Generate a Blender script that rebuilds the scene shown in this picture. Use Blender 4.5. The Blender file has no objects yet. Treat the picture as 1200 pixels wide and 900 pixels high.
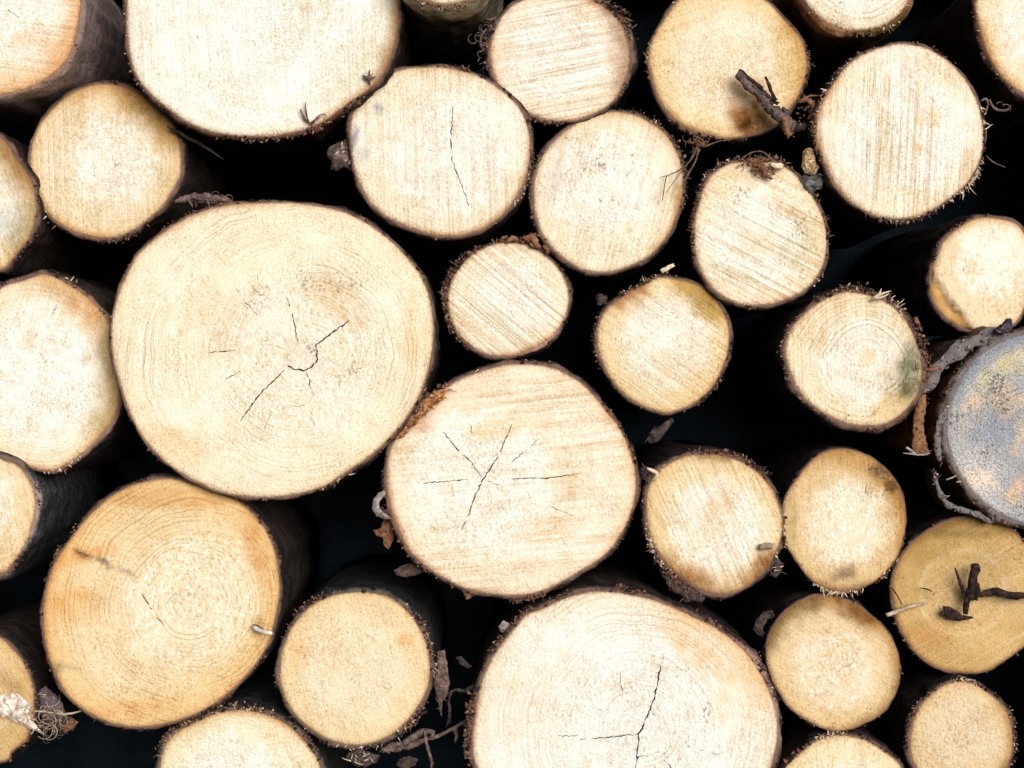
import bpy, bmesh, math, random
from mathutils import Vector, noise
from mathutils.geometry import delaunay_2d_cdt

# ------------------------------------------------------------------ basics
S = bpy.context.scene
C = S.collection
D = 2.2                 # camera to the front of the pile, m
ZC = 0.64               # camera height, m
MM = 0.001

def W(px, py, y=0.0):
    """photo point (1200x900) on the plane at depth y -> world metres"""
    k = (D + y) / D
    return Vector(((px - 600) * MM * k, y, ZC + (450 - py) * MM * k))

def sstep(a, b, x):
    if a == b: return 1.0 if x >= b else 0.0
    t = min(1.0, max(0.0, (x - a) / (b - a)))
    return t * t * (3 - 2 * t)

def nz(x, y=0.0, z=0.0): return noise.noise(Vector((x, y, z)))
def fbm(x, y=0.0, z=0.0, o=4): return noise.fractal(Vector((x, y, z)), 1.0, 2.1, o)

# ------------------------------------------------------------------ materials
class NT:
    def __init__(s, name):
        s.m = bpy.data.materials.new(name); s.m.use_nodes = True
        s.t = s.m.node_tree; s.t.nodes.clear()
    def n(s, typ, **kw):
        o = s.t.nodes.new(typ)
        for k, v in kw.items(): setattr(o, k, v)
        return o
    def put(s, sock, v):
        if hasattr(v, 'is_linked') or isinstance(v, bpy.types.NodeSocket): s.t.links.new(v, sock)
        elif isinstance(v, (tuple, list)) and len(v) == 3 and sock.type == 'RGBA': sock.default_value = (*v, 1)
        else: sock.default_value = v
    def math(s, op, a, b=0.0, c=0.0, clamp=False):
        o = s.n('ShaderNodeMath', operation=op); o.use_clamp = clamp
        s.put(o.inputs[0], a); s.put(o.inputs[1], b); s.put(o.inputs[2], c); return o.outputs[0]
    def vec(s, op, a, b=(0, 0, 0)):
        o = s.n('ShaderNodeVectorMath', operation=op); s.put(o.inputs[0], a); s.put(o.inputs[1], b)
        return o.outputs['Value'] if op in ('LENGTH', 'DOT_PRODUCT') else o.outputs[0]
    def noise(s, v, scale, detail=3, rough=.55, dist=0.0, dim='3D', w=None):
        o = s.n('ShaderNodeTexNoise', noise_dimensions=dim)
        if dim == '1D': s.put(o.inputs['W'], w)
        else: s.put(o.inputs['Vector'], v)
        o.inputs['Scale'].default_value = scale; o.inputs['Detail'].default_value = detail
        o.inputs['Roughness'].default_value = rough; o.inputs['Distortion'].default_value = dist
        return o.outputs[0]
    def rng(s, v, a, b, c=0.0, d=1.0, smooth=True):
        o = s.n('ShaderNodeMapRange', interpolation_type='SMOOTHSTEP' if smooth else 'LINEAR')
        s.put(o.inputs['Value'], v)
        for k, x in (('From Min', a), ('From Max', b), ('To Min', c), ('To Max', d)): s.put(o.inputs[k], x)
        return o.outputs[0]
    def mix(s, f, a, b, mode='MIX'):
        o = s.n('ShaderNodeMix', data_type='RGBA', blend_type=mode)
        s.put(o.inputs[0], f); s.put(o.inputs[6], a); s.put(o.inputs[7], b); return o.outputs[2]
    def mapping(s, v, loc=(0, 0, 0), rot=(0, 0, 0), sc=(1, 1, 1)):
        o = s.n('ShaderNodeMapping'); s.put(o.inputs['Vector'], v)
        o.inputs['Location'].default_value = loc; o.inputs['Rotation'].default_value = rot; o.inputs['Scale'].default_value = sc
        return o.outputs[0]
    def attr(s, name):
        o = s.n('ShaderNodeAttribute', attribute_name=name); return o
    def finish(s, col, rough, height=None, dist=.001, strength=1.0, spec=.25):
        b = s.n('ShaderNodeBsdfPrincipled'); out = s.n('ShaderNodeOutputMaterial')
        s.put(b.inputs['Base Color'], col); s.put(b.inputs['Roughness'], rough)
        b.inputs['Specular IOR Level'].default_value = spec
        if height is not None:
            bp = s.n('ShaderNodeBump'); s.put(bp.inputs['Height'], height)
            bp.inputs['Distance'].default_value = dist; bp.inputs['Strength'].default_value = strength
            s.t.links.new(bp.outputs[0], b.inputs['Normal'])
        s.t.links.new(b.outputs[0], out.inputs[0])
        return s.m

WHITE = (.93, .895, .83); CREAM = (.91, .845, .73); TAN = (.83, .70, .49); GOLD = (.64, .43, .20)
PINK = (.93, .81, .69); GREYW = (.90, .83, .71)

def wood_mat(name, p, seed):
    g = NT(name)
    V = g.n('ShaderNodeTexCoord').outputs['Object']
    Vs = g.mapping(V, loc=(seed * 3.17, seed * 1.3, seed * 2.71))
    N1 = g.noise(Vs, 9, 4, .6)
    N2 = g.noise(Vs, 55, 5, .65)
    N3 = g.noise(Vs, 380, 2, .6); N3b = g.noise(g.mapping(Vs, rot=(0, .6, 0), sc=(1.6, 1, .8)), 230, 3, .65)
    # saw streaks
    R = g.mapping(Vs, rot=(0, math.radians(p['saw']), 0))
    R = g.mapping(R, sc=(p['sawf'] * 1.35, 40, 5.0))
    R2 = g.vec('ADD', R, g.vec('SCALE', R, (0, 0, 0)))
    st = g.noise(R, 1.0, 3, .6)
    sth = g.noise(g.mapping(R, sc=(2.3, 1, 2.0)), 1.0, 2, .6)
    R3 = g.mapping(Vs, rot=(0, math.radians(p['saw'] + 2), 0)); R3 = g.mapping(R3, sc=(38, 10, 2.0))
    st2 = g.noise(R3, 1.0, 3, .6)
    # growth rings about the pith
    pc = g.vec('SUBTRACT', V, (p['pith'][0], 0, p['pith'][1]))
    pc = g.vec('MULTIPLY', pc, (p['pe'], 0, 1.0))
    r = g.vec('LENGTH', pc)
    r = g.math('ADD', r, g.math('MULTIPLY', g.math('SUBTRACT', N1, .5), .030))
    r = g.math('ADD', r, g.math('MULTIPLY', g.math('SUBTRACT', N2, .5), .0022))
    ring = g.noise(None, 1.0, 2, .75, dim='1D', w=g.math('MULTIPLY', r, p['rf']))
    ringlo = g.noise(None, 1.0, 1, .5, dim='1D', w=g.math('MULTIPLY_ADD', r, 70, 3.3 + seed))
    rmask = g.rng(g.noise(Vs, 13, 3, .6), .36, .62)
    # base
    col = g.mix(g.rng(N1, .35, .66), p['c1'], p['c2'])
    col = g.mix(g.math('MULTIPLY', g.rng(ringlo, .5, .75), .35), col, g.mix(.5, p['c2'], TAN))
    heart = g.rng(g.math('ADD', r, g.math('MULTIPLY', g.math('SUBTRACT', N2, .5), .05)), p['hr'] * 1.15, p['hr'] * .75)
    col = g.mix(g.math('MULTIPLY', heart, p['ha']), col, p['hc'])
    # blotches
    col = g.mix(g.math('MULTIPLY', g.rng(g.noise(Vs, 30, 6, .7, .6), .54, .70), p['blotch']), col, (.70, .49, .27))
    gm = g.rng(g.noise(Vs, 18, 4, .65), .36, .64, .30, 1.0)
    rf_ = g.math('MULTIPLY', g.math('MULTIPLY', g.rng(ring, .46, .72), rmask), p['ra'])
    col = g.mix(rf_, col, (.74, .63, .48), 'MULTIPLY')
    sm = g.math('MULTIPLY', g.rng(g.noise(Vs, 11, 3, .6), .34, .56), p['sa'] * .85)
    sm = g.math('MULTIPLY', sm, g.math('MULTIPLY_ADD', heart, -p['hs'], 1.0))
    hn = g.noise(g.mapping(Vs, rot=(0, 1.1, 0), sc=(1.3, 1, .8)), 150, 4, .7)
    ha_ = g.math('MULTIPLY', heart, g.rng(g.noise(Vs, 22, 3, .6), .36, .62))
    col = g.mix(g.math('MULTIPLY', g.rng(hn, .52, .64), g.math('MULTIPLY', ha_, .75 * (1 - .7 * (1 - p['hs'] / .5) if p['hs'] < .5 else 1))), col, (.80, .68, .50), 'MULTIPLY')
    col = g.mix(g.math('MULTIPLY', g.rng(hn, .47, .38), g.math('MULTIPLY', heart, min(.7, p['ha'] * 1.1))), col, (.97, .95, .91))
    col = g.mix(g.math('MULTIPLY', g.rng(st, .50, .60), sm), col, (.82, .76, .67), 'MULTIPLY')
    col = g.mix(g.math('MULTIPLY', g.rng(sth, .52, .60), g.math('MULTIPLY', sm, .8)), col, (.75, .67, .55), 'MULTIPLY')
    col = g.mix(g.math('MULTIPLY', g.rng(st, .47, .34), g.math('MULTIPLY', sm, .8)), col, (.97, .94, .87))
    col = g.mix(g.math('MULTIPLY', g.rng(st2, .5, .68), g.math('MULTIPLY', sm, .5)), col, (.86, .74, .55), 'MULTIPLY')
    col = g.mix(g.math('MULTIPLY', g.rng(N3, .50, .60), g.math('MULTIPLY', gm, .68)), col, (.76, .70, .60), 'MULTIPLY')
    col = g.mix(g.math('MULTIPLY', g.rng(N3b, .53, .62), g.math('MULTIPLY', gm, .66)), col, (.73, .65, .53), 'MULTIPLY')
    col = g.mix(g.math('MULTIPLY', g.rng(N2, .50, .66), .35), col, (.87, .79, .66), 'MULTIPLY')
    # stains laid down by the log's own data
    ta = g.attr('tint')
    tf = g.math('MULTIPLY_ADD', g.math('SUBTRACT', N2, .5), 1.5, .95, True)
    col = g.mix(tf, col, ta.outputs['Color'], 'MULTIPLY')
    # rim
    ed = g.attr('edge').outputs['Fac']
    e0 = g.math('ADD', ed, g.math('MULTIPLY', g.math('SUBTRACT', N1, .5), .06))
    col = g.mix(g.math('MULTIPLY', g.rng(e0, p['gw'], 0.0), p['ga']), col, p['gc'], 'MULTIPLY')
    e1 = g.math('ADD', ed, g.math('MULTIPLY', g.math('SUBTRACT', N2, .5), .016))
    col = g.mix(g.math('MULTIPLY', g.rng(e1, p['rimw'], 0.0), p['rima']), col, p['rimc'], 'MULTIPLY')
    e2 = g.math('ADD', ed, g.math('MULTIPLY', g.math('SUBTRACT', N3, .5), .007))
    col = g.mix(g.math('MULTIPLY', g.rng(e2, .0028, .0004), .75), col, (.22, .12, .07))
    # specks: short dark pits, thickest where the log says so
    sp = g.attr('speck').outputs['Fac']
    pit = g.noise(g.mapping(Vs, rot=(0, math.radians(p['saw'] + 20), 0), sc=(1.2, 1, .9)), 280, 4, .72)
    pm = g.rng(g.noise(Vs, 26, 4, .7), .40, .72)
    thr = g.math('SUBTRACT', .695, g.math('MULTIPLY', g.math('MULTIPLY', sp, pm), .20))
    pf = g.rng(pit, thr, g.math('ADD', thr, .055))
    pit2 = g.noise(Vs, 120, 3, .6)
    pf2 = g.rng(pit2, .735, .76)
    scol = g.mix(g.rng(N2, .45, .58), p['sc'], (.46, .25, .10))
    col = g.mix(g.math('MULTIPLY', pf, .62), col, scol)
    col = g.mix(g.math('MULTIPLY', g.math('MULTIPLY', pf2, sp), .8), col, (.10, .06, .04))
    if p['grain']: col = g.mix(g.math('MULTIPLY', g.rng(N3, .44, .60), p['grain']), col, (.45, .45, .48), 'MULTIPLY')
    # tiny pale fibres
    col = g.mix(g.math('MULTIPLY', g.rng(g.noise(Vs, 300, 2, .6), .58, .68), .8), col, (1.13, 1.14, 1.17), 'MULTIPLY')
    h = g.math('MULTIPLY', g.math('MULTIPLY', st, p['sa']), 2.0)
    h = g.math('MULTIPLY_ADD', N3, 1.4, h)
    h = g.math('MULTIPLY_ADD', ring, g.math('MULTIPLY', rmask, .35 * p['ra']), h)
    h = g.math('MULTIPLY_ADD', N2, 1.2, h)
    h = g.math('MULTIPLY_ADD', hn, g.math('MULTIPLY', heart, 1.6), h)
    h = g.math('SUBTRACT', h, g.math('MULTIPLY', pf, .7))
    return g.finish(col, .85, h, .0016, p['bump'], .12)

def bark_mat(name, c1, c2, inner, fleck=.3):
    g = NT(name)
    V = g.n('ShaderNodeTexCoord').outputs['Object']
    ri = g.n('ShaderNodeObjectInfo').outputs['Random']
    Vs = g.vec('ADD', V, g.n('ShaderNodeCombineXYZ').outputs[0])
    n1 = g.noise(Vs, 40, 6, .7); n2 = g.noise(Vs, 230, 5, .7); n3 = g.noise(Vs, 13, 3, .6)
    col = g.mix(g.rng(n1, .38, .64), c1, c2)
    col = g.mix(g.math('MULTIPLY', g.rng(n2, .55, .68), fleck), col, g.mix(.65, c2, (.36, .27, .23)))
    col = g.mix(g.rng(n2, .47, .33), col, (.009, .011, .014))
    a = g.attr('inner').outputs['Fac']
    f = g.math('MULTIPLY', g.rng(g.math('ADD', a, g.math('MULTIPLY', g.math('SUBTRACT', n1, .5), 1.6)), .35, .95), .85)
    col = g.mix(f, col, inner)
    ta = g.attr('tint').outputs['Color']
    col = g.mix(g.rng(n3, .25, .5), col, ta, 'MULTIPLY')
    h = g.math('ADD', n1, g.math('MULTIPLY', n2, .6))
    return g.finish(col, .9, h, .005, 1.0, .15)

def plain_mat(name, c1, c2, scale=200, rough=.85, bump=.5):
    g = NT(name)
    V = g.n('ShaderNodeTexCoord').outputs['Object']
    n1 = g.noise(V, scale, 5, .65); n2 = g.noise(V, scale * .2, 3, .6)
    col = g.mix(g.rng(n1, .36, .64), c1, c2)
    col = g.mix(g.math('MULTIPLY', g.rng(n2, .5, .7), .5), col, tuple(x * .5 for x in c1))
    return g.finish(col, rough, n1, .0015, bump, .15)

def earth_mat(name, c1, c2, scale):
    g = NT(name)
    V = g.n('ShaderNodeTexCoord').outputs['Object']
    n1 = g.noise(V, scale, 8, .65)
    return g.finish(g.mix(g.rng(n1, .35, .65), c1, c2), .95, n1, .02, .8, .1)

BARK = {
 'peel': bark_mat('peeling bark', (.045, .028, .018), (.17, .095, .050), (.24, .22, .22), .8),
 'brown':  bark_mat('bark brown', (.014, .010, .009), (.064, .042, .035), (.25, .15, .11)),
 'purple': bark_mat('bark purple', (.26, .19, .18), (.48, .36, .34), (.32, .19, .13), .15),
 'mossy':  bark_mat('bark mossy', (.16, .125, .08), (.50, .44, .29), (.24, .135, .08)),
 'grey':   bark_mat('bark grey', (.014, .014, .015), (.048, .046, .047), (.24, .16, .12)),
 'orange': bark_mat('bark orange', (.16, .075, .035), (.40, .20, .095), (.34, .17, .085)),
 'ash':    bark_mat('bark ash', (.22, .21, .23), (.48, .47, .50), (.40, .36, .34), .5),
}
CRACK = plain_mat('crack inside shade', (.035, .022, .014), (.060, .038, .024))  # wood darkened so the grooves' shade is put into the colour
PALE = plain_mat('pale fibre', (.62, .48, .32), (.88, .76, .58))
DARKF = plain_mat('dark fibre', (.085, .052, .040), (.21, .125, .090))
REDF = plain_mat('reddish fibre', (.17, .075, .045), (.40, .205, .125))
TWIG = plain_mat('twig bark', (.060, .042, .042), (.19, .135, .130), 150)
TWIGD = plain_mat('dark twig bark', (.012, .008, .007), (.062, .036, .028), 150)
SCRAP = plain_mat('scrap bark', (.075, .048, .042), (.24, .165, .145), 120)
SCRAPD = plain_mat('dim scrap bark', (.030, .022, .020), (.105, .075, .068), 120)
SCRAPR = plain_mat('scrap bark rust', (.13, .055, .03), (.34, .16, .085), 120)
STRAW = plain_mat('dry straw', (.36, .27, .19), (.62, .50, .36), 200)
GREYF = plain_mat('grey fibre', (.22, .19, .19), (.50, .46, .45), 200)

# ------------------------------------------------------------------ mesh helpers
class MB:
    def __init__(s): s.v = []; s.f = []; s.m = []; s.inner = []; s.tint = []
    def vert(s, p, inner=0.0, tint=(1, 1, 1)):
        s.v.append(tuple(p)); s.inner.append(inner); s.tint.append(tint); return len(s.v) - 1
    def face(s, idx, m=0): s.f.append(tuple(idx)); s.m.append(m)
    def tube(s, pts, rad, m=0, sides=5, rough=0.0, rnd=None, flat=1.0):
        """tapered tube through pts"""
        rings = []
        n = len(pts)
        for i, p in enumerate(pts):
            t = (pts[min(i + 1, n - 1)] - pts[max(i - 1, 0)])
            if t.length < 1e-9: t = Vector((0, 0, 1))
            t.normalize()
            a = t.cross(Vector((0, 1, 0)))
            if a.length < 1e-3: a = t.cross(Vector((1, 0, 0)))
            a.normalize(); b = t.cross(a).normalized()
            ring = []
            for k in range(sides):
                an = 2 * math.pi * k / sides
                rr = rad[i] * (1 + (rnd.uniform(-rough, rough) if rnd else 0))
                ring.append(s.vert(p + a * math.cos(an) * rr + b * math.sin(an) * rr * flat))
            rings.append(ring)
        for i in range(n - 1):
            for k in range(sides):
                k2 = (k + 1) % sides
                s.face((rings[i][k], rings[i][k2], rings[i + 1][k2], rings[i + 1][k]), m)
        s.face(tuple(reversed(rings[0])), m); s.face(tuple(rings[-1]), m)
    def chip(s, c, r, m, rnd, sq=(1, 1, 1)):
        """small broken lump"""
        n = 7
        top = []; bot = []
        a0 = rnd.uniform(0, 6.28)
        ax = Vector((rnd.gauss(0, 1), rnd.gauss(0, 1), rnd.gauss(0, 1))).normalized()
        u = ax.orthogonal().normalized(); w = ax.cross(u)
        el = rnd.uniform(.45, 1.0)
        for k in range(n):
            an = a0 + 2 * math.pi * k / n
            rr = r * rnd.uniform(.6, 1.2)
            o = u * math.cos(an) * rr + w * math.sin(an) * rr * el
            o = Vector((o.x * sq[0], o.y * sq[1], o.z * sq[2]))
            h = ax * r * rnd.uniform(.12, .35)
            top.append(s.vert(c + o * .85 + h)); bot.append(s.vert(c + o - h))
        s.face(top, m); s.face(tuple(reversed(bot)), m)
        for k in range(n):
            k2 = (k + 1) % n
            s.face((bot[k], bot[k2], top[k2], top[k]), m)
    def build(s, name, mats, parent=None, loc=(0, 0, 0), smooth=True):
        me = bpy.data.meshes.new(name); me.from_pydata(s.v, [], s.f)
        for m in mats: me.materials.append(m)
        me.polygons.foreach_set('material_index', s.m)
        me.polygons.foreach_set('use_smooth', [smooth] * len(s.f))
        a = me.attributes.new('inner', 'FLOAT', 'POINT'); a.data.foreach_set('value', s.inner)
        a = me.attributes.new('tint', 'FLOAT_COLOR', 'POINT')
        a.data.foreach_set('color', [x for t in s.tint for x in (*t, 1)])
        bm = bmesh.new(); bm.from_mesh(me); bmesh.ops.recalc_face_normals(bm, faces=bm.faces); bm.to_mesh(me); bm.free()
        me.update()
        o = bpy.data.objects.new(name, me); C.objects.link(o); o.location = loc
        if parent: o.parent = parent
        return o

def tag(o, label=None, cat=None, group=None, kind=None):
    if label: o['label'] = label
    if cat: o['category'] = cat
    if group: o['group'] = group
    if kind: o['kind'] = kind
    return o

class Outline:
    """closed smooth outline in local metres, polar about the centre"""
    def __init__(s, pts, c, k, seed):
        q = []
        for x, y in pts:
            dx, dz = (x - c[0]) * MM * k, (c[1] - y) * MM * k
            q.append((math.atan2(dz, dx) % (2 * math.pi), math.hypot(dx, dz)))
        q.sort()
        s.q = q; s.seed = seed
        N = 720; s.tab = []
        for i in range(N):
            s.tab.append(s._r(2 * math.pi * i / N))
        # light smoothing
        for _ in range(6):
            s.tab = [(s.tab[i - 1] + 2 * s.tab[i] + s.tab[(i + 1) % N]) / 4 for i in range(N)]
    def _r(s, th):
        q = s.q; n = len(q)
        j = 0
        while j < n and q[j][0] <= th: j += 1
        def g(i):
            w, i2 = divmod(i, n); return (q[i2][0] + w * 2 * math.pi, q[i2][1])
        p0, p1, p2, p3 = g(j - 2), g(j - 1), g(j), g(j + 1)
        h = p2[0] - p1[0]
        if h < 1e-6: return p1[1]
        t = (th - p1[0]) / h
        m1 = (p2[1] - p0[1]) / max(1e-6, p2[0] - p0[0]) * h; m2 = (p3[1] - p1[1]) / max(1e-6, p3[0] - p1[0]) * h
        return ((2*t**3 - 3*t*t + 1) * p1[1] + (t**3 - 2*t*t + t) * m1 + (-2*t**3 + 3*t*t) * p2[1] + (t**3 - t*t) * m2)
    def r(s, th):
        x = (th % (2 * math.pi)) / (2 * math.pi) * 720
        i = int(x); f = x - i
        return s.tab[i % 720] * (1 - f) + s.tab[(i + 1) % 720] * f
    def jag(s, th, amp):
        c_, s_ = math.cos(th), math.sin(th); R = s.r(th)
        return R + amp * (.7 * nz(c_ * R * 60 + s.seed, s_ * R * 60) + .5 * nz(c_ * R * 220, s_ * R * 220 + s.seed))

def ang_w(th, a, half):
    d = (math.degrees(th) - a + 180) % 360 - 180
    return 1 - sstep(half * .55, half, abs(d))

# ------------------------------------------------------------------ a log
DEF = dict(y=0.0, c1=WHITE, c2=CREAM, hc=(.96, .93, .87), hr=.72, ha=.65, warp=4.5, grain=0.0, hs=.5, saw=0, sawf=230, sa=.55, rf=420, ra=.55, pe=1.0,
           blotch=.22, rimw=.009, gw=.035, ga=.28, gc=(.92, .80, .59), rima=.42, rimc=(.62, .42, .24), sc=(.13, .075, .04), bump=.75, speck=.35, blobs=[], rims=[],
           cracks=[], bark='brown', t=4.5, bare=[], frays=[], chips=.5, notch=None, specks=[], tilt=(0, 0), jag=1.2, rough=1.0,
           btint=[], noring=False)

def make_log(idx, P):
    p = dict(DEF); p.update(P)
    rnd = random.Random(1000 + idx)
    seed = idx * 1.37 + .5
    pts = list(p['pts'])
    if 'ell' in p:
        cx, cy, rx, ry, a0, a1, n = p['ell']
        for i in range(n):
            a = math.radians(a0 + (a1 - a0) * i / max(1, n - 1)); pts.append((cx + rx * math.cos(a), cy - ry * math.sin(a)))
    c = p.get('c') or (sum(x for x, _ in pts) / len(pts), sum(y for _, y in pts) / len(pts))
    y0 = p['y']; k = (D + y0) / D
    out = Outline(pts, c, k, seed)
    def L(px, py): return ((px - c[0]) * MM * k, (c[1] - py) * MM * k)
    root = bpy.data.objects.new('log', None); C.objects.link(root); root.location = W(c[0], c[1], y0)
    root.empty_display_size = .05
    tag(root, p['label'], 'log', 'cut logs stacked in the pile')

    # ---- cut face -------------------------------------------------------
    Rm = sum(out.tab) / 720
    nb = max(60, int(2 * math.pi * Rm / .0026))
    verts = []; depth = {}
    edges = []
    for i in range(nb):
        th = 2 * math.pi * i / nb
        R = out.jag(th, p['jag'] * MM)
        verts.append((R * math.cos(th), R * math.sin(th)))
        edges.append((i, (i + 1) % nb)); depth[i] = .0016 + .0012 * abs(nz(i * .31, seed))
    for i in range(nb):
        th = 2 * math.pi * (i + .5) / nb; R = out.r(th) - .0026
        verts.append((R * math.cos(th), R * math.sin(th)))
    # cracks, as V-shaped grooves broken where fibres bridge them
    segs = []
    for w, line in p['cracks']:
        q = [Vector(L(*a)) for a in line]
        path = [q[0]]
        for a, b in zip(q, q[1:]):
            n = max(1, int((b - a).length / .0022))
            for i in range(1, n + 1): path.append(a.lerp(b, i / n))
        n = len(path)
        if n < 3: path = [q[0], (q[0] + q[-1]) / 2, q[-1]]; n = 3
        dash = []
        for i, a in enumerate(path):
            t = (path[min(n - 1, i + 1)] - path[max(0, i - 1)]).normalized(); nn = Vector((-t.y, t.x))
            a2 = a + nn * (-.0000 + .0011 * nz(i * .9, seed, w * 9) + .0006 * rnd.uniform(-1, 1))
            u = i / (n - 1)
            wid = w * .66 * MM * (.55 + .45 * min(1, min(u, 1 - u) * 5)) * (1 + 1.1 * nz(i * .6, seed + 7, w * 3))
            gap = nz(i * .33, seed + 3, w * 5 + line[0][0]) > (.46 if w > 1.1 else .22)
            if (gap or wid < .0002) and len(dash) >= 3: segs.append(dash); dash = []
            elif not gap: dash.append((a2, nn, max(.00025, wid)))
        if len(dash) >= 3: segs.append(dash)
    cpts = []
    for d in segs:
        a0, b0 = d[0][0], d[-1][0]
        m = len(d)
        first = len(verts); verts.append(tuple(a0))
        left, mid, right = [], [], []
        for i in range(1, m - 1):
            a, nn, w = d[i]
            left.append(len(verts)); verts.append(tuple(a + nn * w / 2))
            mid.append(len(verts)); verts.append(tuple(a)); depth[mid[-1]] = min(.010, w * 4.5)
            right.append(len(verts)); verts.append(tuple(a - nn * w / 2))
            cpts.append(a)
        last = len(verts); verts.append(tuple(b0)); cpts += [a0, b0]
        for ch in (left, mid, right):
            chain = [first] + ch + [last]
            edges += list(zip(chain, chain[1:]))
    midset = set(i for i in depth if i >= nb)
    cell = {}
    for a in cpts: cell.setdefault((int(a.x // .003), int(a.y // .003)), []).append(a)
    def near(x, y):
        i, j = int(x // .003), int(y // .003)
        for di in (-1, 0, 1):
            for dj in (-1, 0, 1):
                for a in cell.get((i + di, j + dj), ()):
                    if (a.x - x) ** 2 + (a.y - y) ** 2 < .0024 ** 2: return True
        return False
    st = .0042
    ymax = max(out.tab) + .01; n = int(2 * ymax / st) + 1
    for j in range(n):
        for i in range(n):
            x = -ymax + (i + .5 * (j % 2)) * st + rnd.uniform(-.25, .25) * st; y = -ymax + j * st + rnd.uniform(-.25, .25) * st
            if math.hypot(x, y) < out.r(math.atan2(y, x)) - .0048 and not near(x, y): verts.append((x, y))
    ov, oe, of, orig, _, _ = delaunay_2d_cdt([Vector(v) for v in verts], edges, [], 1, 1e-7)
    v3 = []; edge = []; tint = []; speck = []; ismid = []
    for i, v in enumerate(ov):
        x, z = v.x, v.y; th = math.atan2(z, x); rr = math.hypot(x, z); R = out.r(th)
        src = orig[i]
        d = max([depth.get(s_, 0) for s_ in src], default=.003)
        mid = (not src) or any(s_ in midset for s_ in src)
        bd = any(s_ < nb for s_ in src)
        ismid.append(mid and not bd)
        yy = d + .0007 * fbm(x * 25, z * 25, seed, 3) + .0004 * nz(x * 140, z * 140, seed)
        T = [1.0, 1.0, 1.0]
        wp = p['warp'] * MM; wx, wz = x + wp * fbm(x * 45, z * 45, seed + 5), z + wp * fbm(x * 45, z * 45, seed + 9)
        for bl in p['blobs']:
            bx, by, rx, ry, rot, col, s_ = bl
            lx, lz = L(bx, by); ca, sa = math.cos(math.radians(rot)), math.sin(math.radians(rot))
            ux, uz = wx - lx, wz - lz
            a, b = (ux * ca + uz * sa) / (rx * MM), (-ux * sa + uz * ca) / (ry * MM)
            q = math.hypot(a, b)
            if q < 1.15:
                f = (1 - sstep(.45, 1.12, q)) * s_
                f *= min(1.4, max(.25, 1.0 + .5 * fbm(x * 80, z * 80, seed + bx, 4)))
                f = min(1, f)
                for ch in range(3): T[ch] = T[ch] * (1 - f) + T[ch] * col[ch] ** (1.4, 1.16, 1.0)[ch] * f
        e = R - rr
        for a, half, wd, col, s_ in p['rims']:
            f = ang_w(th, a, half)
            if f > 0:
                wloc = wd * MM * (.6 + .8 * abs(fbm(x * 40, z * 40, seed + a, 3)) + .3)
                f *= (1 - sstep(.15, 1.0, e / wloc)) * s_
                for ch in range(3): T[ch] = T[ch] * (1 - f) + T[ch] * col[ch] ** (1.4, 1.16, 1.0)[ch] * f
        sp = p['speck']
        for bx, by, rx, s_ in p['specks']:
            lx, lz = L(bx, by); q = math.hypot(wx - lx, wz - lz) / (rx * MM)
            sp += s_ * (1 - sstep(.4, 1.1, q))
        if p['notch']:
            (ax, ay), (bx, by), dep = p['notch']
            lx, lz = L(ax, ay); mx, mz = L(bx, by)
            side = ((mx - lx) * (z - lz) - (mz - lz) * (x - lx)) / math.hypot(mx - lx, mz - lz)
            side = -side + .004 * fbm(x * 50, z * 50, seed)
            f = sstep(-.001, .004, side)
            yy += f * (dep * MM * (1 + .5 * fbm(x * 60, z * 60, 3)) + .25 * max(0, side))
            for ch in range(3): T[ch] *= (1 - f) + f * (.74, .53, .26)[ch]
        v3.append((x, yy, z)); edge.append(max(0, e)); tint += [*T, 1]; speck.append(sp)
    me = bpy.data.meshes.new('cut_face'); me.from_pydata(v3, [], [tuple(reversed(f)) if len(f) == 3 else tuple(f) for f in of])
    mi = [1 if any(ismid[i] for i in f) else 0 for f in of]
    W_, H_ = p['hr'] * Rm, 0
    pc = p.get('pith')
    p['pith'] = L(*pc) if pc else (rnd.uniform(-.1, .1) * Rm, rnd.uniform(-.1, .1) * Rm)
    p['hr'] = W_
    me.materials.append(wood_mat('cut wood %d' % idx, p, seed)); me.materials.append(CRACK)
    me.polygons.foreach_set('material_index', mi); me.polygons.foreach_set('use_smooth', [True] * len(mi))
    sides = {}
    for pl in me.polygons:
        for ek in pl.edge_keys: sides.setdefault(ek, set()).add(mi[pl.index])
    me.attributes.new('sharp_edge', 'BOOLEAN', 'EDGE').data.foreach_set('value', [len(sides.get(tuple(sorted(e.vertices)), ())) > 1 for e in me.edges])
    me.attributes.new('edge', 'FLOAT', 'POINT').data.foreach_set('value', edge)
    me.attributes.new('speck', 'FLOAT', 'POINT').data.foreach_set('value', speck)
    me.attributes.new('tint', 'FLOAT_COLOR', 'POINT').data.foreach_set('color', tint)
    me.update()
    bmm = bmesh.new(); bmm.from_mesh(me); bmm.faces.ensure_lookup_table()
    bmm.normal_update()
    flip = [f for f in bmm.faces if f.normal.y > 0]
    bmesh.ops.reverse_faces(bmm, faces=flip); bmm.to_mesh(me); bmm.free(); me.update()
    fo = bpy.data.objects.new('cut_face', me); C.objects.link(fo); fo.parent = root

    # ---- bark -----------------------------------------------------------
    b = MB()
    na = max(90, int(2 * math.pi * Rm / .0032))
    ys = [.004, .008, .014, .022, .034, .050, .075, .11, .17, .27, .44]
    tl = p['tilt']
    rows = []
    def th_t(th):
        t = p['t'] * MM * (1 + .55 * fbm(math.cos(th) * Rm * 30 + seed, math.sin(th) * Rm * 30, 2.2, 3))
        for a, half, v in p['bare']: t = t * (1 - ang_w(th, a, half)) + v * MM * ang_w(th, a, half)
        return max(.0006, t)
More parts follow.
